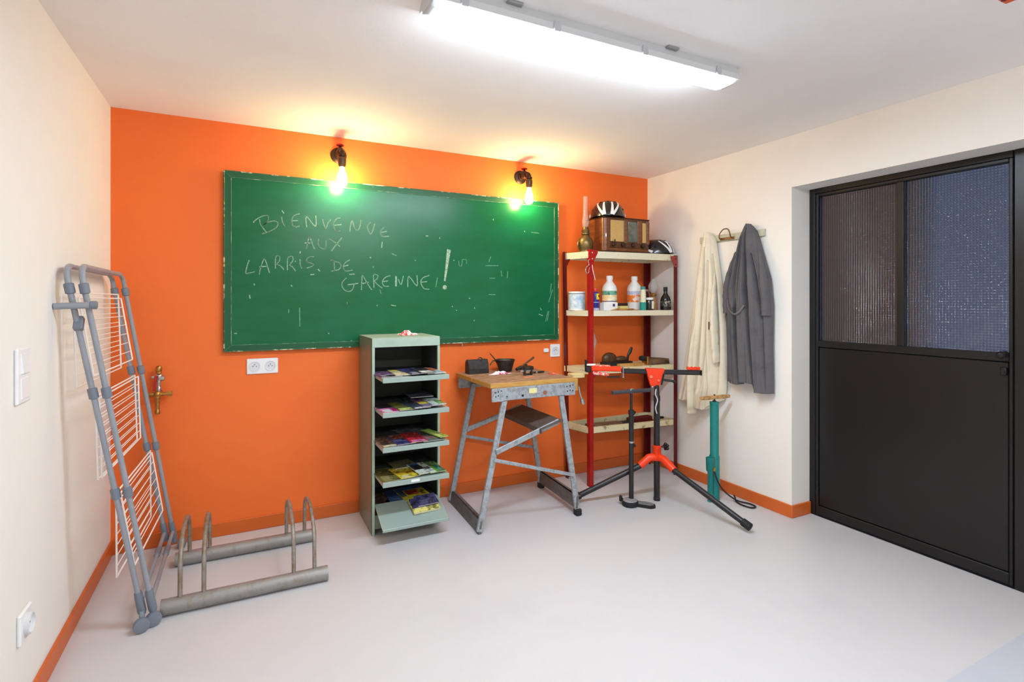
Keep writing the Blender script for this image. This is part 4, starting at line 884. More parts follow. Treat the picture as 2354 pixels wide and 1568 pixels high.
def helmet(x, y, z, rz, label, sc=1.0):
    t = thing('bike_helmet', label, 'helmet', (x, y, z), 'bicycle helmets on the rack')
    rx, ry, rzz = .132 * sc, .16 * sc, .138 * sc
    def S_(th, ph, k=1.0):      # th: 0 rim .. pi/2 crown, ph: 0 = +x, front is -y
        c_ = math.cos(th) ** .8
        return Vector((x + rx * k * c_ * math.cos(ph), y + ry * k * c_ * math.sin(ph), z + .006 + (rzz - .006) * k * math.sin(th)))
    b = MB(); b.grid(lambda u, v: S_(v * PI / 2 * .995, u * 2 * PI), 40, 12)
    b.grid(lambda u, v: S_(v * PI / 2 * .995, u * 2 * PI, .88), 40, 12, flip=True)
    b.grid(lambda u, v: S_(0, u * 2 * PI, 1 - .12 * v) , 40, 1)
    b.build('shell', M_hb, t, weld=True)
    def ribbon(pts, w):
        r_ = MB(); L = []
        n = len(pts)
        P = [S_(a, ph, 1.012) for a, ph in pts]
        for i in range(n):
            d = (P[min(i + 1, n - 1)] - P[max(i - 1, 0)]).normalized(); nn = (P[i] - Vector((x, y, z))).normalized(); s_ = d.cross(nn).normalized()
            ww = w * (1 - .55 * i / (n - 1)); L += [P[i] - s_ * ww, P[i] + s_ * ww]
        L2 = [q + (q - Vector((x, y, z))).normalized() * .0035 for q in L]
        m_ = len(L); fs = []
        for i in range(n - 1):
            a, b_, c_, d_ = 2 * i, 2 * i + 1, 2 * i + 3, 2 * i + 2
            fs += [(m_ + a, m_ + b_, m_ + c_, m_ + d_), (d_, c_, b_, a), (a, m_ + a, m_ + d_, d_), (b_, c_, m_ + c_, m_ + b_)]
        fs += [(0, 1, m_ + 1, m_), (m_ - 2, 2 * m_ - 2, 2 * m_ - 1, m_ - 1)]
        r_.add(L + L2, fs, False); return r_
    F = -PI / 2
    for s_ in (-1, 1):
        ribbon([(.05 + k * .11, F + s_ * (.20 + .015 * k)) for k in range(9)], .012).build('stripe', M_hw, t)
        ribbon([(.05 + k * .11, F + s_ * (.26 + .085 * k)) for k in range(9)], .010).build('stripe', M_hw, t)
        ribbon([(.08 + k * .06, F + s_ * (1.35 + .12 * k)) for k in range(6)], .010).build('stripe', M_hw, t)
    v = MB()
    for s_ in (-1, 0, 1):
        for t0 in (.7, 1.02):
            v.ball(S_(t0, F + s_ * .75, .945), .011, .011, .013, 10, 6)
    for s_ in (-1, 1):
        v.ball(S_(.45, F + s_ * 1.2, .94), .013, .013, .014, 10, 6)
    v.build('vents', M_hf, t)['kind'] = 'stuff'
    t.rotation_euler = (0, 0, rz)
    return t
helmet(2.53, 3.268, rz1, -.62, 'black and white bicycle helmet on top of the wooden radio')
helmet(2.952, 3.205, S1, .42, 'black and white bicycle helmet to the right of the wooden radio', .9)

# ------------------------------------------------------------------ second shelf: bottles, cans and small lamps
def bottle(name, x, y, z, prof, m, label, cat, bands=(), cap=None, extra=None, group=None):
    t = thing(name, label, cat, (x, y, z), group)
    MB().lathe(prof, (x, y, z), (0, 0, 1), 20).build('bottle_body', m, t)
    for (z0, z1, r, mm, nm) in bands: MB().lathe([(r, z0), (r, z1)], (x, y, z), (0, 0, 1), 20).build(nm, mm, t)
    if cap: MB().lathe(cap[0], (x, y, z), (0, 0, 1), 16).build('cap', cap[1], t)
    return t
M_wpl = mat('white_bottle_plastic', (238, 238, 236), 0.4)
def P_(n, c, mix=None, r=.5, **k): return mat(n, c, r, mix=mix, mscale=k.get('ms', 45), lo=k.get('lo', .5), hi=k.get('hi', .58))
bp = [(.05, 0), (.056, .005), (.057, .02), (.057, .165), (.05, .19), (.03, .215), (.023, .225), (.022, .238)]
bcap = [(.0245, .236), (.0255, .24), (.0255, .264), (.022, .268), (0, .268)]
bottle('plastic_bottle', 2.556, 3.275, S2, bp, M_wpl, 'white plastic bottle with green and yellow label, left of the two white bottles', 'bottle',
       [(.118, .15, .0576, P_('green_label', (110, 176, 146), (50, 90, 70)), 'label_band'), (.072, .118, .0576, P_('yellow_label', (234, 206, 150), (240, 236, 220)), 'label_band'), (.066, .072, .0578, P_('navy_label_line', (56, 66, 110)), 'label_band')], (bcap, M_wpl), group='white plastic bottles')
bottle('plastic_bottle', 2.802, 3.275, S2, bp, M_wpl, 'white plastic bottle with orange label, right of the two white bottles', 'bottle',
       [(.122, .15, .0576, P_('lavender_label', (206, 206, 222), (170, 174, 200), ms=70), 'label_band'), (.062, .12, .0576, P_('orange_label', (240, 128, 40), (244, 226, 210), ms=22), 'label_band')], (bcap, M_wpl), group='white plastic bottles')
t = thing('paint_tin', 'white and pale blue paint tin at the left end of the second shelf', 'tin', (2.29, 3.334, S2))
MB().lathe([(.062, 0), (.0645, .003), (.0635, .007), (.0635, .134), (.0645, .138), (.063, .143), (.056, .143), (.055, .139), (0, .139)], (2.29, 3.334, S2), (0, 0, 1), 26).build('tin_body', M_wpl, t)
MB().lathe([(.0641, .012), (.0641, .122)], (2.29, 3.334, S2), (0, 0, 1), 26).build('label_band', P_('pale_blue_tin_label', (226, 232, 236), (160, 196, 222), ms=22, lo=.42, hi=.6), t)
MB().lathe([(.0643, .124), (.0643, .130)], (2.29, 3.334, S2), (0, 0, 1), 26).build('label_line', mat('grey_tin_line', (120, 126, 132), .4), t)
x, y = 2.352, 3.185
t = bottle('spray_can', x, y, S2, [(.027, 0), (.0305, .004), (.0305, .125), (.027, .134), (.02, .139)], P_('blue_can', (40, 44, 132), r=.3), 'blue spray can with yellow badge and red cap behind the red post', 'can',
           [(.0, .02, .0309, P_('silver_can_foot', (176, 180, 200), r=.3), 'can_foot'), (.06, .064, .0308, P_('can_line', (190, 196, 220)), 'label_line')], ([(.012, .137), (.014, .14), (.013, .158), (.009, .168), (0, .169)], mat('red_spray_cap', (214, 60, 50), .4)))
b = MB(); b.grid(lambda u, v: (x + .0314 * math.sin((u - .5) * 1.5 + .45), y - .0314 * math.cos((u - .5) * 1.5 + .45), S2 + .082 + .045 * v), 8, 1)
b.grid(lambda u, v: (x + .0308 * math.sin((u - .5) * 1.5 + .45), y - .0308 * math.cos((u - .5) * 1.5 + .45), S2 + .082 + .045 * v), 8, 1, flip=True)
b.build('yellow_badge', mat('yellow_badge', (236, 206, 40), .4), t)
MB().lathe([(.009, 0), (.009, .0015)], (x + .0314 * math.sin(.45), y - .0316 * math.cos(.45), S2 + .108), (math.sin(.45), -math.cos(.45), 0), 12).build('badge_mark', mat('navy_badge_mark', (40, 42, 60), .5), t)
t = thing('carton', 'small white box in front of the green-labelled bottle', 'box', (2.474, 3.178, S2))
MB().box(2.41, 2.538, 3.152, 3.204, S2, S2 + .06, .002).build('carton_body', M_wpl, t)
MB().box(2.49, 2.51, 3.151, 3.1518, S2 + .03, S2 + .05).build('print', mat('navy_print', (50, 56, 90), .6), t)
t = thing('polish_tin', 'little yellow tin with dark lid between the white bottles', 'tin', (2.6, 3.175, S2))
MB().box(2.565, 2.638, 3.152, 3.2, S2 + .001, S2 + .034, .003).build('tin_body', mat('yellow_tin', (222, 208, 130), .4), t)
MB().box(2.566, 2.637, 3.153, 3.199, S2 + .0345, S2 + .056, .003).build('lid', mat('dark_brown_lid', (50, 30, 26), .4), t)
t = thing('folding_ruler', 'folded yellow wooden ruler lying along the front of the second shelf', 'ruler', (2.6, 3.132, S2))
for k in range(4): MB().bar((2.47 + .012 * k, 3.142 - .004 * k, S2 + .003 + .0035 * k), (2.70 - .016 * k, 3.122 - .003 * k, S2 + .003 + .0035 * k), .016, .003).build('ruler_leaf', P_('ruler_wood', (214, 166, 84), (180, 120, 56), ms=30), t)
bottle('cleaner_tube', 2.768, 3.135, S2, [(.022, 0), (.024, .004), (.024, .06), (.022, .07), (.02, .15), (.018, .16)], mat('cream_tube', (226, 222, 190), .4), 'tall cream tube with teal lower half in front of the orange-labelled bottle', 'tube',
       [(.0, .062, .0246, mat('teal_tube_label', (40, 146, 130), .4), 'teal_sleeve')], ([(.017, .158), (.019, .162), (.018, .182), (0, .184)], mat('teal_cap', (70, 150, 140), .4)))
t = thing('jam_jar', 'small dark glass jar with white lid and paper strip on the second shelf', 'jar', (2.842, 3.15, S2))
MB().lathe([(.032, 0), (.035, .004), (.035, .07), (.03, .08), (.029, .083)], (2.842, 3.15, S2), (0, 0, 1), 20).build('jar_body', mat('dark_olive_glass', (46, 44, 34), .12, spec=.7), t)
MB().lathe([(.0325, .081), (.0325, .097), (.03, .099), (0, .099)], (2.842, 3.15, S2), (0, 0, 1), 20).build('lid', M_wpl, t)
MB().box(2.836, 2.856, 3.1135, 3.1145, S2 + .012, S2 + .072).build('label_strip', mat('cream_strip', (222, 220, 200), .6), t)
t = thing('glass_jar', 'empty clear glass jar behind the dark jar on the second shelf', 'jar', (2.955, 3.315, S2))
MB().lathe([(.03, 0), (.036, .004), (.037, .12), (.03, .14), (.027, .15), (.025, .15), (.028, .139), (.035, .118), (.034, .006), (0, .005)], (2.955, 3.315, S2), (0, 0, 1), 20).build('jar_body', M_glass, t)
MB().lathe([(.029, .15), (.03, .152), (.03, .166), (0, .168)], (2.955, 3.315, S2), (0, 0, 1), 18).build('lid', mat('pinkish_lid', (196, 150, 140), .4), t)
t = thing('oil_lamp', 'small amber oil lamp with round clear glass shade on the second shelf', 'lamp', (2.935, 3.205, S2))
MB().lathe([(.034, 0), (.036, .004), (.034, .02), (.032, .06), (.028, .085), (.014, .1), (.012, .112)], (2.935, 3.205, S2), (0, 0, 1), 20).build('tank', mat('amber_glass', (186, 140, 96), .15, trans=.3, spec=.6), t)
MB().lathe([(.013, .11), (.026, .114), (.028, .122), (.022, .13), (.016, .136)], (2.935, 3.205, S2), (0, 0, 1), 18).build('burner', M_brass, t)
MB().lathe([(.017, .134), (.03, .15), (.039, .175), (.039, .195), (.028, .22), (.018, .235), (.017, .245), (.0155, .245), (.0165, .234), (.0265, .219), (.0375, .194), (.0375, .176), (.0285, .151), (.0155, .135)], (2.935, 3.205, S2), (0, 0, 1), 20).build('glass_shade', M_seeglass, t)
bottle('liquor_bottle', 2.992, 3.13, S2, [(.036, 0), (.0405, .004), (.0415, .03), (.04, .08), (.034, .1), (.018, .125), (.0145, .135), (.014, .15)], mat('black_glass', (20, 22, 20), .1, spec=.7), 'squat black bottle with grey label at the right end of the second shelf', 'bottle',
       [(.03, .072, .0417, P_('dark_label', (50, 52, 46), (170, 166, 150), ms=60, lo=.52, hi=.6), 'label_band')], ([(.0155, .146), (.016, .15), (.0155, .182), (0, .184)], mat('black_cap', (28, 26, 34), .35)))

# ------------------------------------------------------------------ third shelf
t = thing('lamp_chimney', 'loose bulged clear glass lamp chimney standing on the third shelf', 'lamp glass', (2.345, 3.215, S3))
MB().lathe([(.026, 0), (.027, .002), (.02, .04), (.0175, .1), (.022, .14), (.034, .175), (.036, .2), (.026, .235), (.0165, .26), (.015, .29), (.0135, .29), (.015, .26), (.0245, .235), (.0345, .2), (.0325, .176), (.0205, .141), (.016, .1), (.0185, .041), (.025, .003)], (2.345, 3.215, S3), (0, 0, 1), 22).build('glass_body', M_seeglass, t)
M_dwood = mat('dark_brown_waxed_wood', (84, 54, 28), 0.4, mix=(50, 30, 16), mscale=20, stretch=(4, 1, 1))
t = thing('hand_plane', 'dark old wood hand plane with curved tote on the third shelf', 'plane', (2.58, 3.24, S3))
MB().hexa([(2.47, 3.21, S3), (2.72, 3.20, S3), (2.72, 3.27, S3), (2.47, 3.28, S3)], [(2.47, 3.21, S3 + .03), (2.72, 3.20, S3 + .03), (2.72, 3.27, S3 + .03), (2.47, 3.28, S3 + .03)]).build('plane_sole', M_dmet, t)
b = MB(); b.ball((2.53, 3.245, S3 + .05), .068, .034, .052, 18, 10); b.build('front_grip', M_dwood, t)
b = MB(); b.ball((2.635, 3.238, S3 + .045), .06, .03, .026, 16, 8); b.build('wedge', M_dwood, t)
MB().tube(spline([(2.70, 3.235, S3 + .03), (2.705, 3.235, S3 + .07), (2.725, 3.235, S3 + .10), (2.742, 3.235, S3 + .135)], 4), [.009, .009, .009, .01, .01, .011, .012, .014, .014, .014, .012, .011, .009], 10, squash=(1, .8)).build('tote', mat('black_handle', (34, 26, 22), .4), t)
t = thing('wood_plank', 'short pale wooden batten lying at the front of the third shelf', 'plank', (2.66, 3.15, S3))
MB().hexa([(2.54, 3.132, S3), (2.76, 3.112, S3), (2.764, 3.15, S3), (2.544, 3.17, S3)], [(2.54, 3.132, S3 + .022), (2.76, 3.112, S3 + .022), (2.764, 3.15, S3 + .022), (2.544, 3.17, S3 + .022)]).build('batten', P_('pine_batten', (206, 158, 84), (182, 130, 64), ms=18), t)
t = thing('bellows_tool', 'long worn brown tool with black end and brass band on the third shelf', 'tool', (2.9, 3.15, S3))
MB().hexa([(2.83, 3.13, S3), (3.035, 3.13, S3), (3.035, 3.2, S3), (2.83, 3.2, S3)], [(2.83, 3.138, S3 + .06), (3.035, 3.138, S3 + .042), (3.035, 3.19, S3 + .042), (2.83, 3.19, S3 + .06)]).build('tool_body', mat('worn_brown_bark_wood', (124, 96, 68), .6, mix=(66, 48, 34), mscale=20, stretch=(.4, 1, 2), lo=.42, hi=.58, bump=.3, bscale=50), t)
MB().tube([(2.765, 3.165, S3 + .055), (2.78, 3.165, S3 + .052), (2.81, 3.165, S3 + .048)], [.016, .021, .019], 12).build('black_end', M_rub, t)
MB().box(2.811, 2.8295, 3.133, 3.198, S3 + .0, S3 + .066, .003).build('brass_band', M_brass, t)

# ------------------------------------------------------------------ bottom shelf
zi = S4 - .042
t = thing('wood_offcut', 'long rough brown wooden offcut in the bottom tray shelf', 'wood', (2.43, 3.24, zi))
MB().hexa([(2.31, 3.19, zi), (2.60, 3.175, zi), (2.60, 3.235, zi), (2.31, 3.25, zi)], [(2.31, 3.19, zi + .05), (2.60, 3.175, zi + .045), (2.60, 3.235, zi + .045), (2.31, 3.25, zi + .05)]).build('offcut', mat('rough_brown_wood', (126, 98, 72), .7, mix=(86, 62, 44), mscale=14, stretch=(1, 4, 4)), t)
t = thing('foot_pump_tool', 'black folded lever tool lying in the bottom tray shelf', 'tool', (2.62, 3.2, zi))
MB().tube([(2.62, 3.165, zi + .018), (2.70, 3.21, zi + .05), (2.80, 3.27, zi + .085)], [.012, .011, .011], 10).build('lever', M_rub, t)
MB().ball((2.618, 3.16, zi + .0285), .03, .022, .0285, 14, 8).build('head', M_rub, t)
t = thing('red_bar', 'dark red painted metal bar at the back right of the bottom tray shelf', 'bar', (2.86, 3.27, zi))
MB().box(2.74, 2.96, 3.24, 3.30, zi, zi + .045, .004).build('bar_body', mat('dark_red_metal', (98, 24, 18), .5), t)
t = thing('file_tool', 'short black round tool at the right end of the bottom tray shelf', 'tool', (2.93, 3.16, zi))
MB().tube([(2.90, 3.15, zi + .05), (2.96, 3.16, zi + .048), (3.0, 3.165, zi + .045)], [.008, .011, .009], 10).box(2.93, 2.95, 3.15, 3.17, zi, zi + .042, .002).build('tool_body', M_rub, t)
# ------------------------------------------------------------------ coats on the right wall
M_hookb = mat('worn_green_grey_board', (196, 196, 172), 0.6, mix=(160, 166, 146), mscale=16)
t = thing('coat_rack', 'pale grey-green wooden coat rack board on the white right wall', 'coat rack', (XR, 2.58, 1.815))
MB().box(XR - .02, XR, 2.318, 2.86, 1.792, 1.838, .003).build('board', M_hookb, t)
b = MB().tube(spline([(XR - .022, 2.655, 1.808), (XR - .05, 2.65, 1.806), (XR - .058, 2.645, 1.835), (XR - .05, 2.62, 1.868), (XR - .045, 2.585, 1.868), (XR - .05, 2.565, 1.84), (XR - .04, 2.565, 1.812), (XR - .022, 2.565, 1.806)], 5), .0042, 8)
b.box(XR - .026, XR - .0205, 2.55, 2.67, 1.796, 1.814, .002); b.build('hook', mat('old_brass_hook', (132, 98, 70), .4, metal=.6), t)
b = MB().tube([(XR - .022, 2.41, 1.815), (XR - .045, 2.41, 1.815), (XR - .05, 2.41, 1.84)], .004, 8)
b.build('hook', mat('dull_hook', (120, 116, 108), .4, metal=.6), t)
def drape(name, m, parent, L, R, ztop, zbot, thick, valleys, waves, nu=110, nv=70, x0=XR - .0225, seed=1):
    rr = random.Random(seed)
    def P(u, v):
        zt, zb = interp(ztop, u), interp(zbot, u)
        z = zt + (zb - zt) * v
        y = interp(L, z) + (interp(R, z) - interp(L, z)) * u
        env = max(math.sin(PI * min(max(u, 0), 1)), 0) ** .45
        d = interp(thick, v) * env
        for (ua, ub, w, a, va, vb) in valleys:
            if va <= v <= vb:
                k = (v - va) / (vb - va); f_ = math.sin(PI * min(max(k * .92 + .06, 0), 1)) ** .5
                uc = ua + (ub - ua) * k
                d -= a * f_ * math.exp(-((u - uc) / w) ** 2)
        for (n_, ph, a, dr) in waves:
            d += a * env * min(v * 3 + .15, 1) * math.sin(2 * PI * (n_ * u + ph + dr * v))
        return (x0 - max(d, .004), y, z)
    b = MB(); b.grid(P, nu, nv)
    b.grid(lambda u, v: (x0 - .0005, P(u, v)[1], P(u, v)[2]), nu, nv, flip=True)
    def edge(f1): b.grid(lambda s_, k: (lambda p: (p[0] * (1 - k) + (x0 - .0005) * k, p[1], p[2]))(f1(s_)), max(nu, nv), 1)
    edge(lambda s_: P(s_, 1)); edge(lambda s_: P(s_, 0)); edge(lambda s_: P(0, s_)); edge(lambda s_: P(1, s_))
    return b.build(name, m, parent, weld=True)
M_cream = mat('cream_cotton', (232, 221, 198), 0.9, mix=(224, 212, 188), mscale=8, bump=.12, bscale=300)
t = thing('coat', 'long cream cotton coat hanging on the right wall beside the rack', 'coat', (XR, 2.8, 1.2))
drape('coat_body', M_cream, t,
      [(.56, 3.058), (.62, 3.055), (.9, 2.985), (1.337, 2.899), (1.66, 2.838), (1.80, 2.812), (1.86, 2.785)],
      [(.6, 2.648), (.726, 2.612), (.94, 2.605), (1.155, 2.612), (1.49, 2.65), (1.65, 2.677), (1.80, 2.70), (1.86, 2.735)],
      [(0, 1.84), (.3, 1.868), (.7, 1.862), (1, 1.83)],
      [(0, .612), (.12, .60), (.34, .618), (.40, .62), (.55, .575), (.70, .57), (.8, .61), (1, .66)],
      [(0, .05), (.1, .075), (.4, .085), (1, .075)],
      [(.34, .22, .026, .055, .04, .82), (.54, .40, .028, .05, .10, 1.0), (.72, .56, .024, .045, .16, .9), (.88, .86, .03, .05, .12, 1.0), (.14, .10, .022, .03, .3, 1.0), (.62, .72, .02, .03, .45, 1.0)],
      [(3, .1, .008, .3), (6, .4, .005, -.4), (11, .2, .0022, .6)], seed=2)
b = MB().tube(spline([(XR - .085, 2.80, 1.30), (XR - .098, 2.845, 1.05), (XR - .10, 2.868, .85), (XR - .094, 2.875, .70), (XR - .09, 2.872, .60), (XR - .09, 2.868, .53)], 6), [.012, .016, .02, .024, .027, .03] + [.031 + .017 * k / 24 for k in range(25)], 20, squash=(1, .5)); b.build('sleeve', M_cream, t)
zz = [1.56 - .63 * k / 24 for k in range(25)]
b = MB().tube([(XR - .075 - .018 * math.sin(PI * k / 24) - .004 * math.sin(k * 1.7), 2.668 - .012 * k / 24, z) for k, z in enumerate(zz)], [.008 + .026 * min(1, k / 12) + (.004 * math.sin(k * 2.6) if k > 14 else 0) for k in range(25)], 18, squash=(1, .5)); b.build('sleeve', M_cream, t)
MB().box(XR - .112, XR - .106, 2.69, 2.695, 1.16, 1.215).build('button_slit', mat('dark_slit', (90, 76, 60), .9), t)
M_robe = mat('charcoal_work_coat', (96, 93, 95), 0.9, mix=(84, 82, 86), mscale=9, bump=.12, bscale=300)
t = thing('work_coat', 'dark grey work coat hanging on the right wall near the black door', 'coat', (XR, 2.42, 1.3))
drape('coat_body', M_robe, t,
      [(.75, 2.592), (1.03, 2.592), (1.28, 2.60), (1.46, 2.588), (1.70, 2.512), (1.80, 2.475), (1.86, 2.448), (1.885, 2.43)],
      [(.75, 2.242), (1.06, 2.248), (1.34, 2.244), (1.51, 2.262), (1.68, 2.315), (1.785, 2.347), (1.85, 2.372), (1.885, 2.395)],
      [(0, 1.83), (.2, 1.868), (.5, 1.882), (.8, 1.866), (1, 1.83)],
      [(0, .806), (.2, .80), (.34, .795), (.40, .815), (.46, .822), (.60, .818), (.69, .816), (.705, .765), (.85, .76), (1, .765)],
      [(0, .055), (.08, .085), (.35, .11), (.6, .10), (1, .085)],
      [(.58, .60, .022, .075, .02, .55), (.34, .30, .045, .045, .08, .5), (.46, .44, .02, .03, .05, .5), (.34, .40, .028, .085, .46, 1.0), (.60, .71, .026, .085, .40, 1.0), (.78, .86, .022, .06, .18, .56), (.14, .09, .022, .05, .22, .56), (.22, .2, .02, .02, .5, 1.0), (.88, .9, .02, .025, .55, 1.0)],
      [(4, .2, .008, .2), (7, .5, .004, -.5), (13, .1, .002, .5)], seed=5)
for ys, zs in (((2.325, 2.292, 2.275, 2.272), (1.70, 1.55, 1.40, 1.27)), ((2.505, 2.548, 2.57, 2.572), (1.70, 1.55, 1.40, 1.28))):
    pth = spline([(XR - .06, ys[0], zs[0]), (XR - .066, ys[1], zs[1]), (XR - .064, ys[2], zs[2]), (XR - .058, ys[3], zs[3])], 7)
    MB().tube(pth, [.006 + .03 * min(1, k / 10) + (.002 * math.sin(k * 1.9)) for k in range(len(pth))], 18, squash=(1, .75)).build('sleeve', M_robe, t)
b = MB().tube(spline([(XR - .108, 2.535, 1.37), (XR - .134, 2.50, 1.31), (XR - .142, 2.455, 1.275), (XR - .14, 2.415, 1.29), (XR - .128, 2.385, 1.335)], 5), .0065, 10, squash=(1, .5)); b.build('belt', mat('grey_belt', (112, 108, 108), .9), t)

# ------------------------------------------------------------------ orange and black bicycle repair stand
M_rs = mat('black_stand_tube', (36, 34, 36), 0.35, spec=.5)
M_ro = mat('bright_red_orange_plastic', (244, 62, 18), 0.35, mix=(236, 54, 14), mscale=10)
M_rw2 = mat('red_white_print', (240, 92, 66), 0.4, mix=(246, 224, 218), mscale=60, lo=.52, hi=.56)
st = thing('repair_stand', 'black and bright orange bicycle repair stand in front of the rack', 'repair stand', (2.539, 2.738, 0))
mx, my = 2.539, 2.738
MB().lathe([(.0205, .004), (.0205, .30)], (mx, my, 0), (0, 0, 1), 18).lathe([(.022, 0), (.0225, .004), (.0225, .02), (.0205, .022)], (mx, my, 0), (0, 0, 1), 18).build('lower_mast', M_rs, st)
MB().lathe([(.0205, .36), (.0205, .675), (.0225, .68), (.0225, .715), (.018, .72), (.016, .79)], (mx, my, 0), (0, 0, 1), 18).build('upper_mast', M_rs, st)
MB().lathe([(.025, 0), (.0285, .006), (.0285, .088), (.03, .09), (.03, .1), (.025, .102)], (mx, my, .275), (0, 0, 1), 20).build('collar', M_ro, st)
b = MB().tube([(mx + .028, my - .01, .365), (mx + .05, my - .02, .365)], .006, 8)
for k in range(5):
    a = k * 2 * PI / 5; b.ball((mx + .06, my - .024 + .016 * math.cos(a), .365 + .016 * math.sin(a)), .012, .012, .012, 10, 6)
b.ball((mx + .06, my - .024, .365), .014); b.build('knob', M_knob, st)
FT = ((2.667, 2.10, .034), (1.998, 2.945, .034))
for F in FT:
    a = Vector((mx, my, .292)); d = Vector(F) - a; dn = d.normalized()
    s0 = a + d * .02
    k1 = a + Vector((dn.x, dn.y, 0)).normalized() * .055 + Vector((0, 0, .002))
    k2 = a + d * .205
    MB().tube([a, k1 * .5 + a * .5 + Vector((0, 0, .004)), k1, k2], [.026, .026, .0255, .0255], 16).build('leg_socket', M_ro, st)
    MB().tube([a + d * .2, a + d * .93], .0185, 16).build('leg', M_rs, st)
    MB().tube([a + d * .92, a + d * .925, a + d * .995, a + d * 1.0], [.019, .024, .0245, .02], 16).build('rubber_foot', M_rub, st)
def A(s_, dz=0.0, dn=0.0): return Vector((2.535 + .848 * s_ + .53 * dn, 2.755 - .53 * s_ + .848 * dn, .878 - .012 * s_ + dz))
UPV = (0, 0, 1)
MB().bar(A(-.225), A(.302), .032, .032, bev=.006).build('clamp_arm', M_rs, st)
MB().bar(A(.302), A(.312), .034, .036, bev=.003).build('arm_end_cap', M_knob, st)
b = MB()
b.bar(A(.215, .024), A(.30, .026), .03, .014, bev=.004)
for k in range(4): b.ball(A(.222 + k * .024, .033), .011, .011, .008, 10, 6)
b.build('grip_knob', M_ro, st)
# head: wedge shaped orange joint under the arm
b = MB(); q = lambda s_, dz, dn: tuple(A(s_, dz, dn))
b.hexa([q(-.03, -.095, -.024), q(.028, -.095, -.024), q(.028, -.095, .024), q(-.03, -.095, .024)], [q(-.062, .021, -.03), q(.062, .021, -.03), q(.062, .021, .03), q(-.062, .021, .03)])
b.build('clamp_head', M_ro, st)
MB().tube([A(-.03, -.03, -.031), A(-.03, -.03, -.038)], .011, 12).tube([A(.02, -.055, -.029), A(.02, -.055, -.036)], .008, 12).build('head_bolts', mat('bright_bolt', (230, 120, 90), .3), st)
MB().bar(A(.04, -.085, -.028), A(.055, -.01, -.03), .008, .012).tube([A(.05, -.05, -.03), A(.12, -.058, -.035)], .008, 8).ball(A(.125, -.06, -.036), .013).build('quick_lever', M_knob, st)
MB().tube([(mx - .02, my, .775), (mx - .045, my - .01, .78)], .005, 8).ball((mx - .048, my - .011, .78), .008).build('pin', M_chrome, st)
MB().tube(spline([(mx - .025, my - .02, .765), (mx - .035, my - .025, .73), (mx - .018, my - .026, .69), (mx - .035, my - .026, .64), (mx - .022, my - .025, .60)], 5), .004, 8).build('cable', mat('pale_cable', (200, 198, 194), .4), st)
# jaw at the left end
MB().bar(A(-.43, .012), A(-.225, .012), .04, .034, bev=.006).build('jaw_body', M_ro, st)
MB().bar(A(-.42, .032), A(-.30, .032), .034, .01, bev=.003).build('jaw_print', M_rw2, st)
MB().bar(A(-.42, -.018), A(-.31, -.028), .03, .022, bev=.006).build('lower_jaw', M_rw2, st)
MB().bar(A(-.47, .005), A(-.43, .005), .036, .04, bev=.006).box(*[v for p in zip(A(-.475, -.01), A(-.455, .07)) for v in sorted(p)]).build('jaw_pad', M_rub, st)
MB().bar(A(-.462, .036), A(-.40, .038), .03, .012, bev=.003).build('white_pad', mat('white_pad', (236, 230, 226), .5), st)
MB().tube([A(-.215, .035), A(-.215, -.04)], .005, 8).tube([A(-.215, .03, -.02), A(-.215, -.035, -.02)], .0045, 8).ball(A(-.213, -.042, -.01), .008).build('wire_clip', M_chrome, st)
MB().tube([A(-.32, -.045), A(-.235, -.042)], [.008, .011], 10, squash=(.7, 1)).build('jaw_lever', M_dmet, st)

# ------------------------------------------------------------------ floor pumps
pk = thing('floor_pump', 'black floor pump with grey gauge base and T handle beside the repair stand', 'pump', (2.335, 2.755, 0))
px_, py_ = 2.337, 2.762
MB().lathe([(.016, .03), (.016, .415)], (px_, py_, 0), (0, 0, 1), 16).lathe([(.0165, .424), (.0165, .60), (.02, .602), (.02, .63), (.014, .634)], (px_, py_, 0), (0, 0, 1), 16).build('barrel', M_rs, pk)
MB().lathe([(.017, .41), (.0195, .412), (.0195, .422), (.017, .424)], (px_, py_, 0), (0, 0, 1), 16).build('clip_ring', M_chrome, pk)
MB().lathe([(.009, .63), (.009, .745)], (px_, py_, 0), (0, 0, 1), 12).build('piston_rod', M_rs, pk)
MB().tube([(px_ - .15, py_ + .012, .757), (px_ + .15, py_ - .014, .757)], .0135, 12).build('handle', mat('dark_grey_handle', (70, 68, 72), .35), pk)
MB().box(px_ - .014, px_ + .014, py_ - .012, py_ + .012, .744, .776, .004).build('handle_block', M_chrome, pk)
MB().tube([(px_ + .016, py_, .40), (px_ + .03, py_ - .005, .385)], .009, 8).build('hose_head', M_rub, pk)
MB().lathe([(.04, 0), (.052, .006), (.054, .03), (.05, .036), (.046, .036)], (2.312, 2.745, 0), (0, 0, 1), 26).build('gauge_base', M_rub, pk)
MB().lathe([(.047, .036), (.044, .04), (0, .041)], (2.312, 2.745, 0), (0, 0, 1), 26).build('gauge_face', mat('grey_gauge_face', (150, 150, 154), .25), pk)
b = MB(); poly = [(2.34, 2.70), (2.395, 2.635), (2.43, 2.632), (2.445, 2.655), (2.425, 2.70), (2.37, 2.755)]
b.prism(poly, 0, .018).build('foot_plate', M_rub, pk)
b = MB(); b.prism([(2.35, 2.705), (2.398, 2.645), (2.425, 2.643), (2.432, 2.657), (2.413, 2.695), (2.37, 2.74)], .018, .026).build('foot_tread', mat('grey_tread', (124, 124, 124), .4), pk)
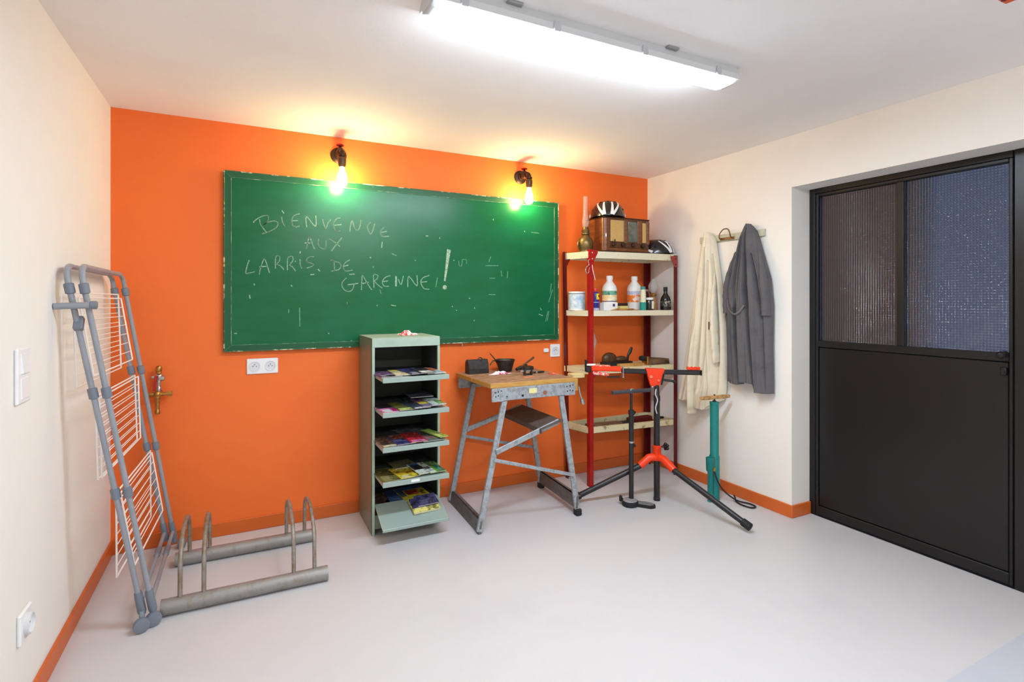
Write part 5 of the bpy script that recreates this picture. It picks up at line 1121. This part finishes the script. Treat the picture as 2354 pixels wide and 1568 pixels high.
MB().box(2.262, 2.278, 2.78, 2.80, .02, .06, .004).tube([(2.27, 2.79, .05), (2.285, 2.775, .03)], .006, 8).build('hose_nozzle', M_rub, pk)
M_teal = mat('teal_enamel', (22, 126, 122), 0.35, mix=(18, 116, 114), mscale=8)
tk = thing('floor_pump', 'old teal green floor pump with wooden handle against the white right wall', 'pump', (2.888, 2.566, 0))
tx, ty = 2.90, 2.57
MB().lathe([(.034, 0), (.034, .30), (.029, .31), (.029, .655), (.031, .657), (.031, .672), (.026, .674)], (tx, ty, 0), (0, 0, 1), 20).build('barrel', M_teal, tk)
MB().lathe([(.012, .672), (.012, .68), (.006, .682), (.006, .722)], (tx, ty, 0), (0, 0, 1), 12).build('piston_rod', M_dmet, tk)
MB().tube([(tx - .118, ty + .01, .702), (tx - .06, ty + .005, .702), (tx, ty, .702), (tx + .08, ty - .007, .702), (tx + .128, ty - .011, .702)], [.012, .0145, .013, .0145, .013], 12).build('handle', P_('worn_wood_handle', (200, 158, 104), (164, 118, 72), ms=30), tk)
MB().lathe([(.019, 0), (.019, .2), (.028, .212), (.029, .286), (.03, .288), (.03, .298), (.025, .3), (.024, .285), (0, .284)], (tx - .052, ty - .012, 0), (0, 0, 1), 18).build('hose_cup', M_teal, tk)
MB().box(tx - .03, tx, ty - .02, ty + .02, .215, .285, .003).box(tx - .04, tx - .02, ty - .02, ty + .016, .02, .06, .003).build('bracket', M_teal, tk)
MB().tube(spline([(tx - .05, ty - .042, .222), (tx - .046, ty - .058, .17), (tx - .01, ty - .066, .105), (tx + .05, ty - .07, .05), (3.0, 2.465, .012), (3.035, 2.40, .008), (3.03, 2.35, .008), (2.99, 2.345, .008), (2.972, 2.40, .008), (2.985, 2.46, .009), (3.02, 2.50, .014), (3.045, 2.53, .018)], 6), .0052, 8).build('hose', M_rub, tk)
MB().tube([(tx - .05, ty - .043, .215), (tx - .05, ty - .043, .24)], .008, 8).build('hose_nut', M_brass, tk)

# small nail hook under the chalkboard
MB().tube([(1.385, YB - .002, 1.068), (1.385, YB - .02, 1.066), (1.385, YB - .02, 1.045)], .004, 8).build('hook', M_chrome, bd)
